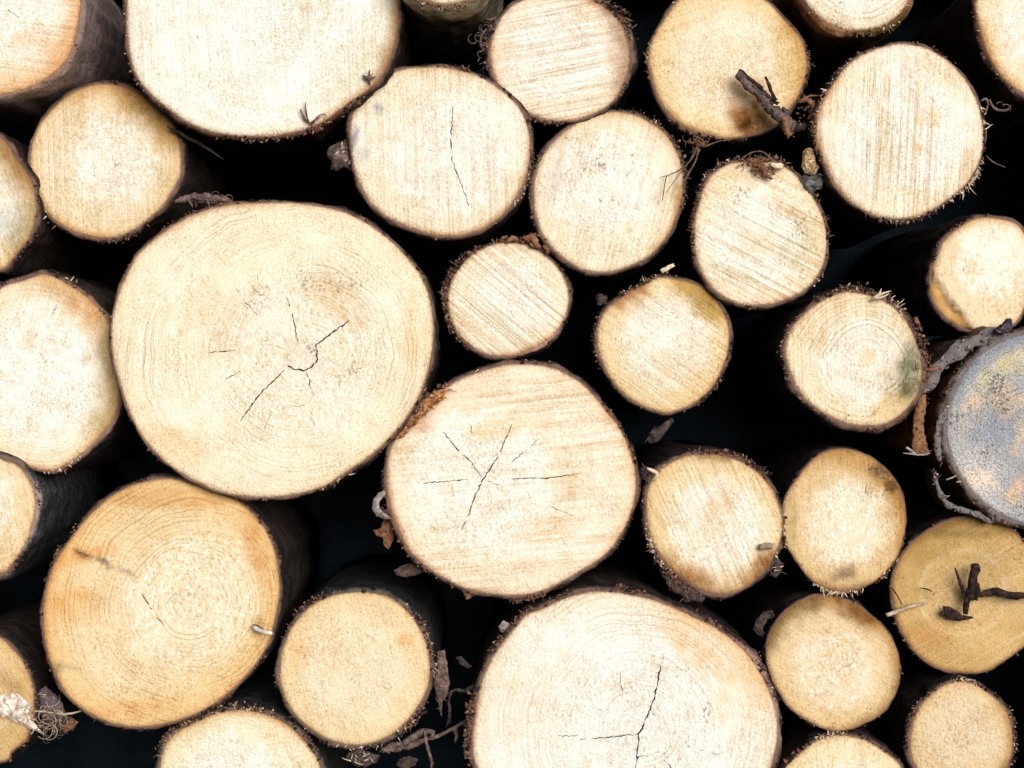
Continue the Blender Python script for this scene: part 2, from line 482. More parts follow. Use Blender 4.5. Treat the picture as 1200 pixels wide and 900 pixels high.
    def bt(th):
        T = [1.0, 1.0, 1.0]
        for a, half, col in p['btint']:
            f = ang_w(th, a, half)
            for ch in range(3): T[ch] = T[ch] * (1 - f) + col[ch] * f
        return tuple(T)
    prof = [(-.0008, .0030, 1.0), (.0002, .0014, .95), (.45, None, .75), (.9, None, .5)]
    for kk, (u, yy, inn) in enumerate(prof):
        row = []
        for i in range(na):
            th = 2 * math.pi * i / na; t = th_t(th); R = out.jag(th, p['jag'] * MM)
            rr = R + (u if abs(u) < .1 and kk == 0 else u * t)
            if yy is None:
                yv = .0022 + .0042 * fbm(math.cos(th) * rr * 75 + seed, math.sin(th) * rr * 75, kk * 1.1, 3) * p['rough'] + (.0028 if kk == 3 else 0)
                yv = max(-.003, yv)
            else: yv = yy
            row.append(b.vert((rr * math.cos(th), yv, rr * math.sin(th)), inn, bt(th)))
        rows.append(row)
    for yy in ys:
        row = []
        for i in range(na):
            th = 2 * math.pi * i / na; t = th_t(th); R = out.r(th)
            x, z = math.cos(th), math.sin(th)
            amp = p['rough'] * .0022 * min(1, yy / .01)
            rr = (R + t) * (1 - .035 * yy) + amp * (fbm(x * R * 45 + seed, yy * 16, z * R * 45, 4) * 1.5 + .8 * abs(nz(x * R * 130, yy * 45 + seed, z * R * 130)))
            row.append(b.vert((rr * x + tl[0] * yy, yy + .003, rr * z + tl[1] * yy), 0, bt(th)))
        rows.append(row)
    for a, c_ in zip(rows, rows[1:]):
        for i in range(na):
            j = (i + 1) % na; b.face((a[i], a[j], c_[j], c_[i]), 0)
    b.face(tuple(rows[-1]), 0)
    # torn fibres and crumbs of bark along the rim
    def rim_pt(th, du=.5, yv=0.0):
        R = out.r(th) + th_t(th) * du
        return Vector((R * math.cos(th), yv, R * math.sin(th)))
    def fibre(th, ln, wd, m, du=.5):
        a = rim_pt(th, du, rnd.uniform(-.001, .003))
        tg = rnd.gauss(0, 1.0)
        dirn = Vector((math.cos(th) - math.sin(th) * tg, -.35 + rnd.uniform(-.6, .5), math.sin(th) + math.cos(th) * tg)) + Vector((rnd.gauss(0, .4), 0, rnd.gauss(0, .4)))
        dirn.normalize()
        bend = Vector((rnd.gauss(0, 1), rnd.gauss(0, .6), rnd.gauss(0, 1) - .3)) * ln * .55
        pts_ = [a + dirn * ln * u + bend * u * u for u in (0, .35, .7, 1)]
        b.tube(pts_, [wd, wd * .9, wd * .65, wd * .15], m, 4, .2, rnd, .55)
    per = 2 * math.pi * Rm / .1
    base = int(per * 3 * p['chips'] * 2)
    for _ in range(base):
        th = rnd.uniform(0, 2 * math.pi)
        if th_t(th) < .0015 or nz(math.cos(th) * 2.2 + seed, math.sin(th) * 2.2, 4) < .2: continue
        m = rnd.choice((1, 1, 1, 2, 3))
        fibre(th, rnd.uniform(.001, .0035), rnd.uniform(.0003, .0007), m, rnd.uniform(.05, .8))
    for _ in range(int(per * 34 * p['chips'] * 2)):
        th = rnd.uniform(0, 2 * math.pi)
        if th_t(th) < .0015 or nz(math.cos(th) * 3 + seed, math.sin(th) * 3, 8) < .10: continue
        b.chip(rim_pt(th, rnd.uniform(.15, 1.05), rnd.uniform(-.001, .005)), rnd.uniform(.0008, .0030), rnd.choice((1, 0, 0, 0, 3)), rnd)
    for a, half, n, ln, kind in p['frays']:
        for _ in range(n):
            th = math.radians(a + half * rnd.triangular(-1, 1, 0))
            m = {'pale': (2, 2, 3), 'dark': (1, 1, 3), 'red': (3, 3, 1), 'mix': (1, 2, 3)}[kind]
            fibre(th, ln * MM * rnd.uniform(.15, .62), rnd.uniform(.0005, .0012), rnd.choice(m), rnd.uniform(-.1, 1.1))
        if kind != 'pale':
            for _ in range(n):
                th = math.radians(a + half * rnd.triangular(-1, 1, 0))
                b.chip(rim_pt(th, rnd.uniform(.2, 1.6), rnd.uniform(-.003, .004)), ln * MM * rnd.uniform(.12, .42), rnd.choice((1, 3, 0, 0)), rnd)
    b.build('bark', [BARK[p['bark']], DARKF, PALE, REDF], root)
    return root, out, c, k

LOGS = []
def log(**k): LOGS.append(k)

BROWN = (.50, .30, .14); DKBR = (.24, .13, .06); ORNG = (.92, .68, .42); GLD = (.72, .50, .20); GRN = (.50, .47, .27)
BLUE = (.52, .56, .66); PALEW = (1.06, 1.08, 1.12); GRAYT = (.62, .62, .62)

log(label='log with smooth purple bark and pinkish orange-flecked face, in the corner by the pale giant', y=-.04, c=(-5, 12),
    pts=[(94,0),(92,22),(88,43),(75,75),(50,95),(17,108),(0,112)], ell=(-5,12,99,100,10,268,14), bark='purple', t=5, tilt=(.0, .0), rough=.35, chips=.15,
    c1=PINK, c2=(.91,.75,.56), saw=82, sa=.6, rims=[(-40,80,24,ORNG,.8)], blobs=[(30,45,30,12,20,ORNG,.5),(70,60,30,30,0,(.95,.78,.55),.5)],
    cracks=[(1.6,[(-12,-8),(0,3),(14,15),(32,27)])], speck=.25, frays=[(-55,6,6,5,'red')])
log(hs=.3, label='very large chalk-white log cut off by the top edge, with a pale diagonal sweep', y=-.035, c=(307,5),
    pts=[(148,10),(150,53),(160,90),(187,120),(227,147),(260,157),(300,160),(340,156),(367,148),(410,120),(447,90),(460,60),(467,20),(468,0)],
    ell=(308,-10,161,150,8,172,12), c1=(.93,.92,.86), c2=(.93,.91,.84), saw=2, sa=.45, sawf=200, ra=.35, bark='brown', t=4.5, hr=.55, ha=.5, hc=(.93,.92,.87), ga=.3, blotch=.10,
    rims=[(-5,40,16,(.62,.38,.15),.9),(-45,30,9,ORNG,.6)], blobs=[(380,50,18,130,-38,PALEW,.9),(430,80,40,60,-30,(.90,.87,.78),.9),(330,50,30,90,-38,(.93,.92,.86),.8),(240,20,14,14,0,ORNG,.3)],
    btint=[(-90,70,(.8,.65,.5))], frays=[(-95,28,22,8,'red'),(-48,7,16,9,'dark'),(-65,6,14,10,'red'),(178,25,12,5,'pale')], speck=.3, specks=[(250,30,60,.25)])
log(ga=.7, label='tan log with a golden-stained upper right rim, wedged beneath the chalk-white giant', y=.012,
    pts=[(117,98),(85,108),(63,125),(44,150),(35,180),(36,205),(43,227),(60,255),(83,270),(105,277),(130,279),(152,272),(173,258),(190,243),(200,227),(211,205),(212,180),(203,148),(180,123),(150,103)],
    c1=(.89,.78,.61), c2=TAN, saw=2, sa=.5, hr=.62, ha=.75, hc=(.96,.92,.84), pith=(133,187), rf=520, ra=.6, speck=.4, specks=[(133,190,38,.55)],
    rims=[(50,45,48,(.80,.58,.26),.9),(90,40,20,(.82,.62,.38),.7),(-120,50,10,ORNG,.7)], frays=[(205,28,30,6,'mix'),(-75,30,18,5,'red')])
log(ga=.7, label='brown-shouldered log with a greyish-green lower rim, at the side under the purple-barked one', y=-.005, c=(-35,235),
    pts=[(0,160),(20,187),(37,213),(42,247),(37,273),(20,297),(0,317)], ell=(-35,236,77,82,70,290,10), c1=TAN, c2=(.86,.72,.52), saw=20,
    rims=[(45,50,34,(.55,.36,.17),.9),(-25,35,30,(.62,.58,.46),.8)], blobs=[(12,262,20,24,0,GRAYT,.4)], speck=.55, frays=[(-35,25,16,6,'dark')])
log(label='largest log, broad yellowish face with a ring-shaped crack and radiating splits', y=-.035, c=(319,410), pith=(354,417),
    pts=[(180,280),(160,300),(147,323),(132,367),(130,400),(134,430),(143,460),(163,507),(200,547),(230,565),(260,577),(300,583),(345,580),(380,570),(407,553),(453,517),(487,473),(503,430),(508,380),(497,330),(473,297),(443,270),(405,249),(367,240),(320,237),(283,238),(233,248),(205,262)],
    ga=.4, c1=(.92,.85,.71), c2=(.91,.81,.63), hr=.60, ha=.8, hc=(.91,.84,.70), saw=-4, sa=.16, sawf=130, rf=400, ra=1.0, speck=.22,
    specks=[(345,400,115,.42),(385,345,50,.5),(300,340,50,.3),(400,430,50,.3),(354,417,34,.25)], t=3.6, chips=.35, blotch=.16,
    blobs=[(354,417,30,26,0,(.88,.83,.76),.6),(395,350,55,28,-40,(.88,.72,.5),.6),(480,390,12,60,0,(.95,.82,.60),.6),(488,340,12,34,15,PALEW,.8),(210,520,50,22,-38,(.97,.82,.62),.7),(250,380,40,60,0,(.94,.84,.7),.4)],
    rims=[(115,30,9,(.7,.5,.3),.6)], frays=[(-62,10,14,5,'pale'),(120,18,10,6,'dark')],
    cracks=[(2.3,[(369,406),(389,390),(410,375)]),(2.4,[(370,403),(372.5,421),(365,430),(355,434.5),(344,433),(333,425)]),(2.0,[(334,433),(309,457),(293,477),(281,494)]),
     (1.5,[(359,435),(363,450),(367,465)]),(.9,[(363,474),(366,490),(369,501)]),(1.7,[(350,405),(343,371),(335.5,347)]),(.9,[(315,402),(332,409),(340,417)]),(1.2,[(243,413),(277,410.5)]),
     (1.1,[(253,450),(283,435)]),(1.1,[(299,315),(308,339)]),(1.0,[(287,353),(303,371)]),(.8,[(383.5,309),(378,341)]),(.7,[(325,474),(347,476),(363,474)]),(.7,[(320,477),(304,519)]),(.8,[(379,445),(400,465)]),(.7,[(270,330),(282,345)]),(.6,[(416,432),(432,430)])])
log(hs=.25, label='cream log split by one long upright crack, blue-grey mould on its left rim', y=-.012,
    pts=[(500,78),(467,82),(437,100),(413,133),(411,173),(420,213),(443,247),(480,267),(520,277),(560,271),(593,248),(613,217),(621,187),(613,133),(593,110),(573,95),(540,82)],
    c1=WHITE, c2=(.91,.79,.61), saw=2, sa=.75, sawf=200, rf=380, ra=.45, pith=(527,190), t=4.5, speck=.2, specks=[(530,195,40,.25)],
    rims=[(-50,70,7,(.7,.5,.32),.7),(75,15,10,(.75,.55,.35),.6)], blobs=[(416,160,7,18,-5,(.52,.47,.62),1.0),(443,127,9,9,0,(.62,.66,.78),.9),(425,180,8,10,0,(.7,.72,.8),.6)],
    cracks=[(1.6,[(531,121),(529,150),(529,187),(538,210),(550,242)]),(.6,[(490,170),(515,180)])], frays=[(73,5,16,7,'red'),(-10,10,10,6,'dark'),(-28,14,14,5,'pale')])
log(label='mossy green-barked log peeking in at the top edge, mostly bark visible', y=-.085, c=(523,-50),
    pts=[(503,1),(523,5),(540,2)], ell=(523,-50,58,55,-55,235,14), bark='mossy', t=6, chips=.9, rough=1.5, frays=[(-90,50,26,7,'mix')])
log(hs=.0, label='pinkish-white log with slanting saw lines and a brown scuffed right rim', y=-.004,
    pts=[(575,50),(574,67),(580,93),(603,122),(627,136),(660,142),(693,135),(717,120),(733,93),(738,60),(727,27),(707,7),(683,-5),(650,-9),(620,-4),(597,9),(583,27)],
    c1=(.94,.86,.77), c2=PINK, saw=-79, sa=1.0, sawf=190, ra=.25, t=4.5, speck=.25, specks=[(665,55,40,.45)], blotch=.15,
    rims=[(5,50,20,(.62,.48,.36),.9),(200,40,8,ORNG,.7),(60,30,10,(.7,.4,.25),.8)], blobs=[(722,60,16,34,8,(.80,.62,.48),.7)],
    frays=[(30,26,36,9,'dark'),(172,22,26,10,'dark'),(-100,25,16,6,'red')], bare=[(20,40,9)])
log(label='smooth cream log with dry straws over its right rim and grey wash lines', y=.0, pith=(700,215),
    pts=[(703,132),(677,143),(647,167),(628,200),(625,233),(630,263),(638,280),(657,300),(680,315),(707,320),(733,314),(760,301),(780,280),(793,253),(801,220),(797,187),(780,157),(753,138),(730,131)],
    c1=(.93,.86,.73), c2=(.90,.80,.63), saw=-14, sa=.6, sawf=150, ra=.3, rf=500, t=4.5, speck=.2, specks=[(720,205,45,.6),(660,180,40,.3),(690,155,50,.35)],
    blobs=[(655,190,14,60,-18,(.86,.83,.80),.6),(680,190,8,60,-18,(.9,.87,.83),.5),(690,265,40,30,0,(.95,.93,.93),.5),(793,230,9,22,0,(.7,.55,.3),.9)], rims=[(60,60,14,(.86,.68,.46),.7),(-25,35,9,(.85,.6,.38),.8)],
    cracks=[(1.0,[(703,304),(698,314)]),(.6,[(685,220),(678,228)])], frays=[(20,30,24,7,'dark'),(60,35,20,5,'mix'),(165,20,10,5,'red')])
log(hs=.0, label='small pinkish log with ragged curly bark, between two big logs', y=.006,
    pts=[(590,284),(563,292),(540,311),(525,343),(527,370),(540,395),(567,414),(595,418),(613,413),(640,400),(660,377),(667,350),(660,323),(640,300),(615,286)],
    c1=(.95,.87,.76), c2=(.93,.82,.66), saw=50, sa=1.15, sawf=170, ra=.25, t=4.5, chips=.8, speck=.2, blotch=.15, rims=[(-70,40,8,(.85,.6,.35),.8)], specks=[(648,340,12,.6)],
    frays=[(150,32,70,10,'red'),(185,28,50,9,'red'),(80,35,34,8,'red'),(215,20,16,6,'dark')], btint=[(-45,40,(2.2,2.2,2.3))])
log(hs=.2, ga=.7, label='tan log with a mossy golden stain over its upper right and brown upper left rim', y=.012, pith=(782,398),
    pts=[(793,327),(772,325),(756,333),(730,347),(707,367),(699,390),(705,423),(720,450),(747,473),(765,481),(781,484),(813,473),(837,450),(852,417),(854,383),(843,357),(820,335)],
    c1=(.91,.80,.59), c2=(.86,.70,.46), saw=55, sa=.7, sawf=200, rf=460, ra=.6, t=4, speck=.35, specks=[(785,400,35,.4)],
    rims=[(125,25,22,(.70,.45,.30),1.0),(50,40,40,(.72,.56,.22),.9)], blobs=[(825,350,26,22,-30,(.74,.60,.28),.7),(828,385,40,8,-28,PALEW,.6),(820,455,30,6,-28,PALEW,.8),(800,440,50,30,-28,(.95,.82,.6),.5)],
    frays=[(105,30,26,6,'mix'),(175,35,20,5,'dark'),(-40,30,20,6,'dark')])
log(hs=.05, label='cream log with diagonal saw lines and green-black dots, right beneath the twig-pierced log', y=.0, pith=(880,282),
    pts=[(880,189),(905,190),(923,197),(947,222),(963,250),(969,275),(965,310),(947,337),(917,353),(880,358),(847,348),(827,328),(815,297),(813,270),(818,240),(828,213),(843,197),(862,190)],
    c1=(.92,.83,.68), c2=(.90,.74,.54), saw=62, sa=1.05, sawf=150, ra=.4, rf=320, speck=.5, specks=[(930,285,40,.5),(860,215,30,.4)], sc=(.06,.07,.045), blotch=.35,
    blobs=[(935,285,24,40,-20,(.78,.78,.66),.5),(858,205,18,8,0,(.9,.85,.66),.7),(885,285,30,20,0,(.97,.82,.62),.5)], frays=[(165,35,70,7,'red'),(85,25,40,9,'red'),(120,25,26,7,'mix'),(10,30,12,5,'dark'),(-40,10,8,6,'pale')], chips=.8)
log(ga=.7, label='golden-tan log with a thick broken twig lying across its brown stained rim', y=.016, pith=(850,70),
    pts=[(797,-2),(778,23),(763,50),(760,68),(763,88),(770,110),(793,143),(827,158),(853,162),(880,158),(907,147),(930,123),(940,103),(946,75),(942,52),(920,23),(897,0),(870,-10),(840,-13),(815,-9)],
    ha=.3, c1=(.89,.76,.54), c2=(.84,.68,.43), saw=-70, sa=.4, sawf=180, rf=480, ra=.4, speck=.35, blotch=.4,
    blobs=[(886,146,34,13,14,(.42,.26,.10),1.0),(880,128,32,44,15,(.62,.40,.20),1.0),(868,140,18,18,0,(.62,.40,.18),.8),(803,130,26,20,0,(1.08,1.14,1.25),1.0),(925,60,26,50,0,(.86,.72,.45),.6),(860,95,60,14,-10,(.98,.85,.65),.5)],
    rims=[(0,50,16,(.82,.62,.32),.7),(-120,30,8,(.6,.4,.2),.8)], frays=[(180,25,14,5,'mix'),(-10,25,14,5,'dark'),(-90,30,12,4,'dark')], t=4)
log(hs=.0, label='bright cream log with strong upright saw lines and shaggy fibres along its lower right rim', y=-.022, pith=(1060,155),
    pts=[(1053,51),(1027,57),(1000,70),(977,97),(960,127),(956,157),(967,193),(983,223),(1013,247),(1047,257),(1080,252),(1113,233),(1140,207),(1152,173),(1152,147),(1143,113),(1127,87),(1100,63),(1080,54)],
    c1=WHITE, c2=(.92,.80,.62), saw=-3, sa=1.15, sawf=170, ra=.2, speck=.3, specks=[(1080,140,34,.5)], blotch=.3, t=3.5, blobs=[(1092,138,20,16,0,(.97,.80,.55),.7),(1025,122,5,6,0,ORNG,.8),(1075,175,6,6,0,ORNG,.8)],
    rims=[(190,60,10,(.8,.58,.38),.8)], frays=[(-38,24,60,11,'pale'),(-85,30,44,8,'mix'),(160,32,44,8,'mix'),(195,25,30,7,'red'),(5,16,12,12,'pale'),(60,30,12,5,'dark')], bare=[(-40,40,2)])
log(label='half-hidden log at the top edge with dark rings and orange-brown bark below', y=-.012, c=(1003,-22),
    pts=[(943,0),(957,17),(983,33),(1013,35),(1037,29),(1057,13),(1065,0)], ell=(1003,-25,64,55,20,160,9), saw=30, rf=260, ra=1.0, c1=WHITE, c2=PINK, pith=(1010,-40), bark='orange', t=7,
    btint=[(-60,40,(.35,.45,.3)),(200,40,(.45,.4,.38))], frays=[(-85,14,16,7,'red'),(-50,30,14,5,'pale')], speck=.6, specks=[(1010,15,50,.4)])
log(label='dark-barked log with a plain tan face in the upper right corner', y=-.03, c=(1222,30),
    pts=[(1144,0),(1147,27),(1153,50),(1163,73),(1180,96),(1200,110)], ell=(1222,28,80,85,-90,160,14), c1=(.90,.78,.60), c2=(.85,.70,.48), saw=10, sa=.3, t=5, speck=.3,
    rims=[(215,50,12,(.85,.62,.3),.8)], blobs=[(1200,65,30,14,30,PALEW,.7)], frays=[(200,45,16,4,'dark')], btint=[(190,60,(.6,.5,.45))], ra=.3)
log(label='small smooth tan log with a torn golden step along its lower left', y=.035, pith=(1162,305),
    pts=[(1147,255),(1173,256),(1193,263),(1120,269),(1106,283),(1097,303),(1091,327),(1092,347),(1103,365),(1120,380),(1143,388),(1167,385),(1188,380),(1205,350),(1212,320),(1207,285)],
    c1=(.88,.74,.55), c2=(.84,.69,.48), saw=5, sa=.35, rf=420, ra=.8, speck=.3, specks=[(1140,320,20,.5)], notch=((1091,320),(1150,394),7), t=4, blobs=[(1140,315,5,20,8,(.95,.82,.62),.6)], bark='brown', tilt=(-.02,.02),
    rims=[(80,60,8,(.85,.65,.42),.6)], bump=.4)
log(label='log with crisp round rings and a green-black mouldy patch on its right rim', y=-.015, pith=(1013,423),
    pts=[(990,342),(967,350),(943,367),(925,390),(920,412),(928,442),(943,467),(970,487),(1007,499),(1037,497),(1063,480),(1077,457),(1081,430),(1073,397),(1060,373),(1037,353),(1013,344)],
    c1=(.92,.82,.64), c2=(.88,.74,.53), saw=2, sa=.55, sawf=230, rf=330, ra=1.3, speck=.4, specks=[(1010,475,45,.6),(1065,440,26,.8)], sc=(.05,.055,.035),
    blobs=[(1067,432,18,44,-8,(.38,.35,.24),1.0),(1052,450,26,36,0,(.80,.72,.54),.8),(1015,420,14,14,0,(1,.8,.55),.7),(1045,475,30,16,30,(.95,.8,.5),.6)], t=7, bark='brown',
    frays=[(90,40,50,7,'mix'),(48,12,26,13,'pale'),(175,40,16,5,'mix'),(20,20,16,9,'dark'),(0,15,10,6,'dark')], bare=[(150,30,4)], chips=.7)
log(label='weathered blue-grey log with tan patches and thick bark peeling away from it', y=-.004, c=(1212,502),
    pts=[(1200,391),(1167,403),(1143,420),(1123,450),(1112,477),(1108,503),(1113,530),(1125,556),(1148,585),(1175,604),(1200,613)], ell=(1212,502,104,111,-80,88,12),
    c1=(.46,.47,.50), c2=(.66,.66,.67), ga=0, ha=0, warp=16, grain=.4, saw=35, sa=.08, ra=.8, rf=300, bump=1.2, speck=.9, sc=(.10,.10,.11), blotch=.0, rima=.2, rimc=(.6,.6,.65), rims=[(120,50,18,(.62,.64,.72),.7)],
    blobs=[(1165,440,36,14,35,(1.14,1.11,.80),.85),(1192,425,26,20,20,(1.16,1.10,.80),1.0),(1178,470,20,18,0,(1.30,1.13,.88),.9),(1138,470,16,14,0,(1.45,1.25,.95),.8),(1195,575,24,18,30,(1.5,1.22,.86),.9),(1150,560,24,20,0,(1.4,1.2,.95),.6),(1160,510,40,22,20,(.86,.9,1.05),.7),(1198,520,10,30,0,(1.4,1.2,.9),.6)],
    bark='peel', t=7, rough=1.6, frays=[(150,40,24,6,'mix')])
log(ga=.7, label='whitish log with a brown-gold right rim, tucked beside the largest log', y=.0, c=(45,437), pith=(45,440),
    pts=[(0,337),(27,328),(53,321),(80,333),(107,352),(127,377),(134,407),(139,433),(140,467),(133,493),(110,520),(80,543),(60,552),(33,547),(0,533)], ell=(45,437,92,108,125,238,7),
    c1=(.94,.91,.82), c2=(.90,.82,.67), saw=-20, sa=.35, rf=430, ra=.5, speck=.35, specks=[(50,430,60,.3)], t=4.5,
    rims=[(-10,50,34,(.62,.45,.20),.9),(60,45,30,(.84,.62,.38),.9),(-70,40,10,ORNG,.6)], blobs=[(95,365,30,20,-35,(.92,.72,.48),.7),(30,400,12,16,0,ORNG,.4)], cracks=[(.8,[(68,352),(62,368),(55,383)])],
    btint=[(40,35,(1.6,1.6,1.5)),(-50,30,(1.5,1.6,1.8))], frays=[(70,14,14,7,'mix'),(-75,16,24,7,'pale'),(5,15,14,5,'dark'),(-110,20,10,5,'red')])
log(label='big pinkish log with a star of cracks and an orange torn strip of bark', y=-.022, c=(599,562), pith=(566,562),
    pts=[(597,427),(560,436),(527,451),(500,474),(480,500),(460,520),(452,556),(456,590),(467,623),(483,650),(507,670),(540,688),(583,697),(620,697),(650,687),(678,671),(710,650),(730,623),(742,595),(746,565),(740,533),(727,503),(707,477),(683,450),(653,433),(627,427)],
    c1=(.94,.84,.71), c2=(.92,.79,.63), hr=.62, ha=.9, hc=(.95,.92,.84), saw=-84, sa=.75, sawf=110, rf=420, ra=.4, speck=.18, specks=[(600,535,70,.35),(640,610,60,.35)], t=4.5, blotch=.12,
    blobs=[(590,500,55,16,12,(.97,.82,.58),.8),(640,620,50,24,10,(.96,.86,.72),.6),(660,560,24,36,0,(.94,.88,.78),.6),(560,460,50,20,25,(1,.9,.78),.5)],
    rims=[(140,18,20,(.74,.46,.26),.8),(0,50,10,(.96,.78,.6),.8),(190,20,8,(.7,.42,.25),.8),(212,22,9,(.8,.55,.4),.6)],
    cracks=[(2.0,[(601,496),(593,513),(585,533),(566,562),(557,580),(551,599),(540,622)]),(1.7,[(518,505),(536,526),(554,544),(565,560)]),(1.4,[(494,566),(549,562)]),(1.6,[(598,561),(643,560),(678,555)]),
      (1.1,[(633,513),(599,542)]),(.8,[(551,496),(553,510)]),(.8,[(568,563),(586,569)]),(1.0,[(644,593),(673,605)]),(.6,[(582,585),(586,600)])],
    frays=[(140,18,130,15,'red'),(-82,14,16,7,'red'),(195,12,14,6,'red'),(-120,25,10,4,'dark')], streaky=True)
log(hs=.15, ga=.7, label='tan-orange log with rusty bottom stains, snug at the right of the star-cracked log', y=.0, c=(837,613),
    pts=[(763,563),(787,541),(820,532),(842,533),(862,538),(880,547),(900,566),(912,588),(917,610),(912,643),(893,673),(867,692),(840,697),(807,683),(780,660),(763,630),(757,597)],
    c1=(.91,.79,.58), c2=(.88,.70,.45), saw=24, sa=.8, sawf=190, ra=.3, speck=.45, blotch=.45, specks=[(810,660,40,.4),(890,660,26,.5)], t=5.5,
    rims=[(-110,50,18,(.62,.46,.30),.9),(-45,30,22,(.66,.46,.26),.9),(90,20,14,(.55,.40,.27),.9)], blobs=[(895,660,16,24,-25,(.62,.38,.16),.8),(820,675,30,14,-20,(.7,.44,.25),.7),(840,600,20,60,-28,(.96,.78,.55),.5)],
    frays=[(80,35,44,7,'red'),(200,30,44,7,'pale'),(55,20,22,8,'dark'),(-130,25,30,10,'dark'),(-20,25,16,6,'pale')], chips=.9)
log(ga=.7, label='barkless oval tan log with a white heart, dark pits low down and a ragged bottom', y=.002, c=(989,612),
    pts=[(987,526),(960,533),(937,557),(922,580),(917,602),(920,635),(932,656),(945,674),(968,690),(993,693),(1023,683),(1047,660),(1060,627),(1061,595),(1050,563),(1027,540)],
    c1=(.80,.63,.41), c2=(.74,.55,.32), hr=.62, ha=.9, hc=(.92,.83,.66), saw=5, sa=.35, ra=.2, speck=.5, specks=[(1035,560,34,1.3),(990,672,24,1.0),(940,620,26,.5)], t=1.6, blotch=.3, sc=(.05,.035,.03),
    rims=[(60,70,30,(.74,.56,.28),.9),(0,40,22,(.80,.62,.36),.8),(-90,30,12,(.5,.34,.25),.7)], blobs=[(988,672,18,10,10,(.46,.35,.28),.7),(1047,567,10,12,30,(.44,.34,.22),1.0),(1033,550,16,11,25,(.46,.42,.3),.9),(928,610,8,40,0,(.66,.62,.45),.6)], frays=[(-95,22,60,10,'pale'),(185,14,14,8,'pale'),(-50,18,14,6,'mix')], chips=.25)
log(label='deep golden log with dark twigs lying on its face', y=.012, c=(1132,697),
    pts=[(1147,607),(1113,610),(1080,627),(1058,650),(1046,680),(1047,710),(1060,747),(1087,777),(1120,788),(1153,787),(1180,773),(1200,757),(1215,725),(1218,695),(1212,660),(1198,633),(1177,615)],
    ha=0, ga=.5, c1=(.58,.39,.17), c2=(.70,.50,.25), saw=-60, sa=.25, ra=.15, speck=.55, specks=[(1150,625,50,.7),(1100,690,40,.2)], t=2.5, blotch=.3, sc=(.07,.055,.03),
    blobs=[(1150,740,46,34,0,(1.12,1.14,1.2),.8),(1085,715,40,12,12,(1.15,1.2,1.35),.8),(1095,640,44,22,25,(.82,.74,.55),.8),(1135,618,70,18,0,(.66,.60,.45),.8),(1170,655,40,22,0,(.88,.84,.78),.6),(1095,745,30,20,0,(1.05,.85,.6),.5)],
    rims=[(90,60,14,(.70,.58,.38),.8)], frays=[(200,40,16,5,'dark'),(60,20,20,6,'pale')], chips=.4)
log(ga=.7, label='tan log with a burnt-brown upper left rim and sooty bottom specks', y=.004, c=(977,777),
    pts=[(957,698),(990,702),(1020,720),(1043,743),(1054,773),(1053,803),(1037,833),(1010,850),(980,857),(950,847),(923,827),(907,800),(898,767),(903,740),(925,712)],
    c1=(.83,.67,.45), c2=(.78,.59,.36), saw=60, sa=.35, sawf=160, ra=.4, rf=430, speck=.4, specks=[(1030,820,30,.9),(960,845,30,.7),(1030,745,26,.5)], t=1.8, chips=.3, hr=.6, ha=.6, hc=(.93,.81,.60),
    rims=[(135,45,22,(.46,.34,.20),1.0),(75,45,26,(.66,.44,.2),.9),(25,40,16,(.72,.52,.26),.8),(-40,50,14,(.6,.48,.3),.8)], blobs=[(1000,715,34,16,-25,(.52,.36,.18),.8)],
    cracks=[(.8,[(977,790),(990,783),(1003,775)]),(.5,[(957,763),(964,770)])])
log(label='fuzzy tan log with thick dark bark on its left, tucked under the golden twig-strewn one', y=.003, c=(1127,861),
    pts=[(1113,800),(1137,800),(1160,813),(1180,833),(1187,862),(1184,893),(1172,914),(1145,926),(1110,924),(1083,912),(1070,893),(1067,860),(1077,830),(1093,812)],
    ha=.15, c1=(.80,.63,.40), c2=(.76,.57,.34), saw=10, sa=.3, ra=.15, speck=.5, t=5, blotch=.35, frays=[(160,40,60,5,'red'),(85,20,34,6,'pale'),(0,40,30,5,'mix')], rims=[(0,60,14,(.72,.56,.3),.8),(-60,40,14,(.6,.48,.28),.8)], bump=.9, tilt=(-.03,.01), specks=[(1170,880,26,.5)])
log(label='pale tan log showing only its fringed top at the bottom edge', y=.006, c=(988,935),
    pts=[(917,905),(937,883),(957,868),(980,862),(1013,867),(1040,883),(1057,900)], ell=(988,935,74,74,-150,15,10), ha=.25, c1=(.92,.80,.58), c2=(.88,.72,.47), saw=5, sa=.6, ra=.3, rf=300,
    blobs=[(1010,890,6,30,0,(.9,.85,.8),.9)], frays=[(100,16,40,8,'pale'),(150,22,50,11,'red'),(50,30,14,5,'dark')], t=3.5)
